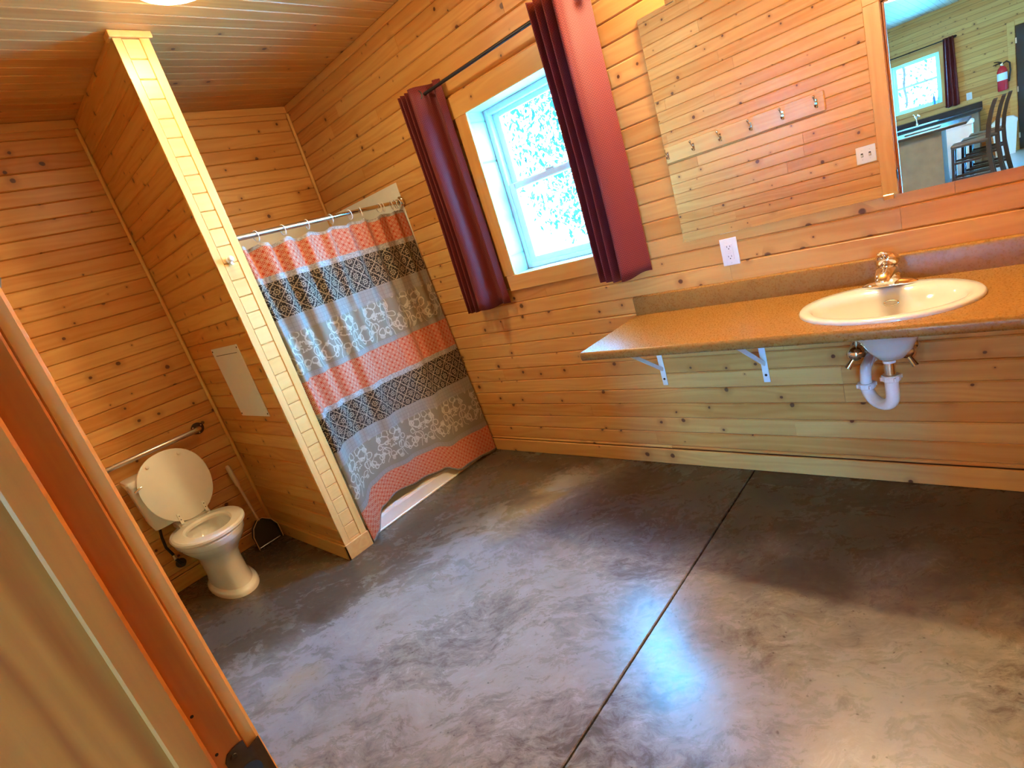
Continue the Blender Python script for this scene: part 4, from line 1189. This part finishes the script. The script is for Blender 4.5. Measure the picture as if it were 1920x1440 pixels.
# ---------------------------------------------------------------- kitchen seen in the mirror
win2 = double_hung('window_2', *KW, KY, -1, 'white kitchen window seen in the mirror', 0.10)
for a in ((KW[0] - 0.085, KW[0]), (KW[1], KW[1] + 0.085)):
    vboard('casing', a[0], a[1], KY, KY + 0.018, KW[2] - 0.085, KW[3] + 0.085, 'pine_trim', win2)
part('casing', B(KW[0], KW[1], KY, KY + 0.018, KW[3], KW[3] + 0.085, 0.002), 'pine_trim', win2)
part('casing', B(KW[0], KW[1], KY, KY + 0.018, KW[2] - 0.085, KW[2], 0.002), 'pine_trim', win2)
for i, (y0, y1, z0, z1) in enumerate(SIDE):
    for xx, nm in ((KX0 - 0.08, 'window_%d' % (3 + i)),):
        bm = bmesh.new()
        for a in ((y0, y0 + 0.06, z0, z1), (y1 - 0.06, y1, z0, z1), (y0, y1, z1 - 0.06, z1), (y0, y1, z0, z0 + 0.06), ((y0 + y1) / 2 - 0.03, (y0 + y1) / 2 + 0.03, z0, z1)):
            box(bm, xx - 0.03, xx + 0.03, a[0], a[1], a[2], a[3])
        wo = struct(part(nm, bm, 'vinyl'), 'tall side window of the room behind the doorway')
        part('pane', B(xx - 0.003, xx + 0.003, y0 + 0.05, (y0 + y1) / 2 - 0.02, z0 + 0.05, z1 - 0.05), 'glass', wo)
        part('pane', B(xx - 0.003, xx + 0.003, (y0 + y1) / 2 + 0.02, y1 - 0.05, z0 + 0.05, z1 - 0.05), 'glass', wo)
bm = bmesh.new()
for a in ((5.9, 5.98, 0.05, 2.2), (7.82, 7.9, 0.05, 2.2), (6.86, 6.94, 0.05, 2.2), (5.9, 7.9, 0.05, 0.13), (5.9, 7.9, 2.12, 2.2)):
    box(bm, a[0], a[1], KY - 0.11, KY - 0.04, a[2], a[3])
wo = struct(part('window_4', bm, 'vinyl'), 'glazed patio opening of the room behind the doorway')
part('pane', B(5.96, 6.88, KY - 0.078, KY - 0.072, 0.12, 2.14), 'glass', wo)
part('pane', B(6.92, 7.84, KY - 0.078, KY - 0.072, 0.12, 2.14), 'glass', wo)
t = thing('curtain_rod', 'thin dark rod above the kitchen window', 'curtain rod', (2.5, KY, 2.21))
part('rod', tube(bmesh.new(), [(-0.62, 0.07, 0), (0.52, 0.07, 0)], 0.010, 10), 'black_metal', t, True)
part('finial', lathe(bmesh.new(), [(0.01, 0.5), (0.022, 0.52), (0.02, 0.545), (0.001, 0.56)], 12, (0, 0.07, 0), 'X'), 'black_metal', t, True)
part('rod_bracket', tube(bmesh.new(), [(0.46, 0, 0), (0.46, 0.07, 0)], 0.008, 8), 'black_metal', t)
RODY_OLD = RODY
RODY = KY + 0.07
drape('window_drape', [(2.86, 0.0), (2.875, -0.03), (2.895, 0.035), (2.92, -0.03), (2.945, 0.035), (2.97, -0.03), (2.995, 0.03), (3.01, 0.0)], 1.06, 2.235, 'dark drape beside the kitchen window seen in the mirror', seed=8, spread=0.35)
RODY = RODY_OLD
# door
t = thing('entry_door', 'dark entry door with hinges, at the edge of the mirror', 'door', (4.26, KY, 0))
part('leaf', B(-0.455, 0.455, 0.004, 0.034, 0.012, 2.03, 0.003), 'dark_door', t)
for zz in (0.25, 1.02, 1.8):
    part('hinge', B(-0.462, -0.44, 0.03, 0.042, zz - 0.045, zz + 0.045, 0.003), 'brushed', t)
part('door_casing', B(-0.56, -0.462, 0.0, 0.02, 0, 2.11, 0.003), 'pine_trim', t)
part('door_casing', B(0.462, 0.56, 0.0, 0.02, 0, 2.11, 0.003), 'pine_trim', t)
part('door_casing', B(-0.462, 0.462, 0.0, 0.02, 2.035, 2.13, 0.003), 'pine_trim', t)
part('knob', lathe(bmesh.new(), [(0.028, 0.034), (0.028, 0.04), (0.012, 0.05), (0.028, 0.07), (0.022, 0.09), (0.001, 0.095)], 16, (0.39, 0, 0.98), 'Y'), 'brushed', t, True)
# extinguisher
t = thing('fire_extinguisher', 'red fire extinguisher on the kitchen wall seen in the mirror', 'extinguisher', (3.62, KY + 0.10, 1.07))
part('cylinder', lathe(bmesh.new(), [(0.06, 0.0), (0.068, 0.012), (0.068, 0.32), (0.05, 0.37), (0.024, 0.395), (0.022, 0.41)], 20), 'red_paint', t, True)
part('label_band', lathe(bmesh.new(), [(0.0688, 0.17), (0.0688, 0.29)], 20, cap=False), 'label_white', t, True)
part('valve_head', lathe(bmesh.new(), [(0.022, 0.405), (0.026, 0.42), (0.02, 0.45)], 12), 'chrome', t, True)
part('handle', tube(bmesh.new(), [(0.0, 0, 0.44), (-0.05, 0, 0.455), (-0.11, 0.0, 0.445)], [0.012, 0.009, 0.007], 8), 'black_metal', t, True)
part('handle', tube(bmesh.new(), [(0.0, 0, 0.455), (-0.05, 0, 0.485), (-0.10, 0.0, 0.495)], [0.012, 0.009, 0.007], 8), 'black_metal', t, True)
part('hose', tube(bmesh.new(), [(0.015, 0, 0.435), (0.06, 0, 0.46), (0.10, 0, 0.42), (0.105, 0, 0.30), (0.09, 0, 0.17), (0.082, 0, 0.12)], 0.012, 8), 'rubber', t, True)
part('wall_bracket', B(-0.03, 0.03, -0.10, -0.066, 0.12, 0.36), 'black_metal', t)
# outlet
t = thing('wall_outlet', 'white outlet plate beside the kitchen drape, seen in the mirror', 'outlet', (3.168, KY, 1.145), (0, 0, PI))
part('cover_plate', B(-0.04, 0.04, -0.006, 0, -0.062, 0.062, 0.002), 'white_plastic', t)
part('receptacle', B(-0.018, 0.018, -0.009, -0.006, -0.035, 0.035), 'white_panel', t)
# counter run under the window
t = thing('kitchen_counter', 'dark kitchen counter and cabinet below the kitchen window', 'counter', (2.0, KY, 0))
part('cabinet', B(-1.2, 1.30, 0.0, 0.56, 0.0, 0.86), 'cabinet', t)
part('worktop', B(-1.22, 1.34, 0.0, 0.61, 0.86, 0.90, 0.006), 'black_plastic', t)
part('backsplash', B(-1.22, 1.34, 0.0, 0.02, 0.90, 1.0, 0.003), 'black_plastic', t)
t = thing('kitchen_faucet', 'tall chrome faucet below the kitchen window, in the mirror', 'faucet', (2.40, KY + 0.15, 0.90))
part('base', lathe(bmesh.new(), [(0.03, 0), (0.028, 0.03), (0.018, 0.05)], 16), 'chrome', t, True)
part('spout', tube(bmesh.new(), [(0, 0, 0.04), (0, 0.0, 0.14), (0.03, 0.05, 0.19), (0.06, 0.12, 0.17)], [0.016, 0.014, 0.013, 0.012], 12), 'chrome', t, True)
part('lever', tube(bmesh.new(), [(0, 0, 0.13), (-0.03, -0.01, 0.19), (-0.05, -0.01, 0.22)], [0.014, 0.010, 0.008], 10), 'chrome', t, True)
t = thing('kitchen_sink', 'steel sink rim in the kitchen counter below the window', 'sink', (2.35, KY + 0.33, 0.90))
bm = bmesh.new()
def sr(x, y, z): return [(-x, -y, z), (x, -y, z), (x, y, z), (-x, y, z)]
loft(bm, [sr(0.38, 0.22, 0.0005), sr(0.38, 0.22, 0.008), sr(0.35, 0.19, 0.008), sr(0.34, 0.18, 0.002)])
part('rim', bm, 'brushed', t)
part('divider', B(-0.01, 0.01, -0.18, 0.18, 0.002, 0.0075), 'brushed', t)
# bottles on the sill
for xx, r_, h_, mt, lb in ((2.665, 0.022, 0.20, 'blue_glass', 'slim blue bottle on the kitchen window sill'), (2.73, 0.02, 0.15, 'green_bottle', 'small pale bottle at the right end of the kitchen window sill')):
    t = thing('bottle', lb, 'bottle', (xx, KY - 0.055, KW[2]))
    part('flask', lathe(bmesh.new(), [(r_, 0.0005), (r_, h_ * 0.6), (r_ * 0.4, h_ * 0.75), (r_ * 0.35, h_ * 0.92)], 14), mt, t, True)
    part('cap', lathe(bmesh.new(), [(r_ * 0.5, h_ * 0.92), (r_ * 0.5, h_)], 12), 'white_plastic', t, True)
t = thing('hanging_strip', 'thin pale paper strip hanging in the kitchen window', 'paper strip', (2.255, KY + 0.02, 1.30))
bm = bmesh.new()
loft(bm, [[(0.012 * math.sin(i * 0.7) - 0.02, 0, 0.76 * i / 14), (0.012 * math.sin(i * 0.7) + 0.02, 0.004 * math.sin(i), 0.76 * i / 14), (0.012 * math.sin(i * 0.7) + 0.02, 0.004 * math.sin(i) + 0.002, 0.76 * i / 14), (0.012 * math.sin(i * 0.7) - 0.02, 0.002, 0.76 * i / 14)] for i in range(15)])
part('strip', bm, 'label_white', t)
part('tip', B(-0.01, 0.01, -0.001, 0.003, -0.02, 0.0), 'tan_plastic', t)
# peninsula
t = thing('kitchen_island', 'grey-brown kitchen island with dark overhanging top, in the mirror', 'counter', (2.4, -5.85, 0))
part('end_panel', B(-0.9, 0.62, 0.45, 0.48, 0.0, 0.89), 'cabinet', t)
part('cabinet', B(-0.9, 0.60, -0.5, 0.45, 0.0, 0.89), 'cabinet', t)
part('worktop', B(-0.95, 0.90, -0.58, 0.56, 0.89, 0.93, 0.008), 'black_plastic', t)
t = thing('cutting_board', 'flat grey tray lying on the kitchen island', 'tray', (2.78, -5.75, 0.93))
bm = bmesh.new(); loft(bm, [sr(0.20, 0.14, 0.0005), sr(0.21, 0.15, 0.018), sr(0.20, 0.14, 0.018), sr(0.19, 0.13, 0.008)])
part('tray', bm, 'cabinet', t)
# bar stools
def stool():
    t = thing('bar_stool', 'dark wooden bar stool nearest the doorway, in the mirror', 'stool', (3.32, -5.35, 0), group='bar stools at the kitchen island')
    part('seat', B(-0.20, 0.20, -0.20, 0.20, 0.61, 0.66, 0.018, 2), 'seat_dark', t)
    for sx, sy in ((-1, -1), (-1, 1)):
        part('leg', tube(bmesh.new(), [(sx * 0.20, sy * 0.185, 0.0), (sx * 0.175, sy * 0.17, 0.62)], [0.018, 0.021], 8), 'espresso', t)
    for sy in (-1, 1):
        bm = bmesh.new()
        pth = [(0.25, 0.0), (0.215, 0.22), (0.19, 0.45), (0.185, 0.64), (0.20, 0.82), (0.235, 0.98), (0.275, 1.10)]
        loft(bm, [[(a - 0.022, sy * 0.18 - 0.016, b), (a + 0.022, sy * 0.18 - 0.016, b), (a + 0.022, sy * 0.18 + 0.016, b), (a - 0.022, sy * 0.18 + 0.016, b)] for a, b in pth])
        part('back_post', bm, 'espresso', t, True)
    for zz, xx in ((0.80, 0.20), (0.93, 0.225), (1.05, 0.26)):
        part('back_slat', B(xx - 0.01, xx + 0.01, -0.17, 0.17, zz - 0.035, zz + 0.035, 0.004), 'espresso', t)
    for sy in (-1, 1):
        part('stretcher', B(-0.19, 0.205, sy * 0.18 - 0.012, sy * 0.18 + 0.012, 0.18, 0.215), 'espresso', t)
        part('stretcher', B(-0.185, 0.20, sy * 0.175 - 0.012, sy * 0.175 + 0.012, 0.40, 0.43), 'espresso', t)
    part('foot_rail', B(-0.205, -0.18, -0.17, 0.17, 0.25, 0.285), 'espresso', t)
    return t
st0 = stool()
for yy, lb in ((-5.85, 'dark wooden bar stool second from the doorway, in the mirror'), (-6.4, 'dark wooden bar stool farthest from the doorway, in the mirror')):
    c_ = copy_tree(st0); c_.location = (3.40 if yy > -6 else 3.46, yy, 0); c_['label'] = lb
# bin
t = thing('trash_bin', 'white swing-top bin against the far kitchen wall, in the mirror', 'bin', (3.62, KY + 0.24, 0))
bm = bmesh.new(); loft(bm, [sr(0.13, 0.13, 0.0), sr(0.165, 0.165, 0.52), sr(0.17, 0.17, 0.52), sr(0.17, 0.17, 0.54)])
part('body', bm, 'white_plastic', t)
bm = bmesh.new(); loft(bm, [sr(0.175, 0.175, 0.54), sr(0.172, 0.172, 0.57), sr(0.12, 0.12, 0.62), sr(0.05, 0.05, 0.635)])
part('swing_lid', bm, 'white_plastic', t)
t = thing('storage_tub', 'white plastic tub standing behind the kitchen island', 'tub', (3.10, -7.25, 0))
bm = bmesh.new(); loft(bm, [sr(0.15, 0.15, 0.0), sr(0.17, 0.17, 0.78), sr(0.185, 0.185, 0.78), sr(0.185, 0.185, 0.82), sr(0.16, 0.16, 0.84)])
part('body', bm, 'white_plastic', t)
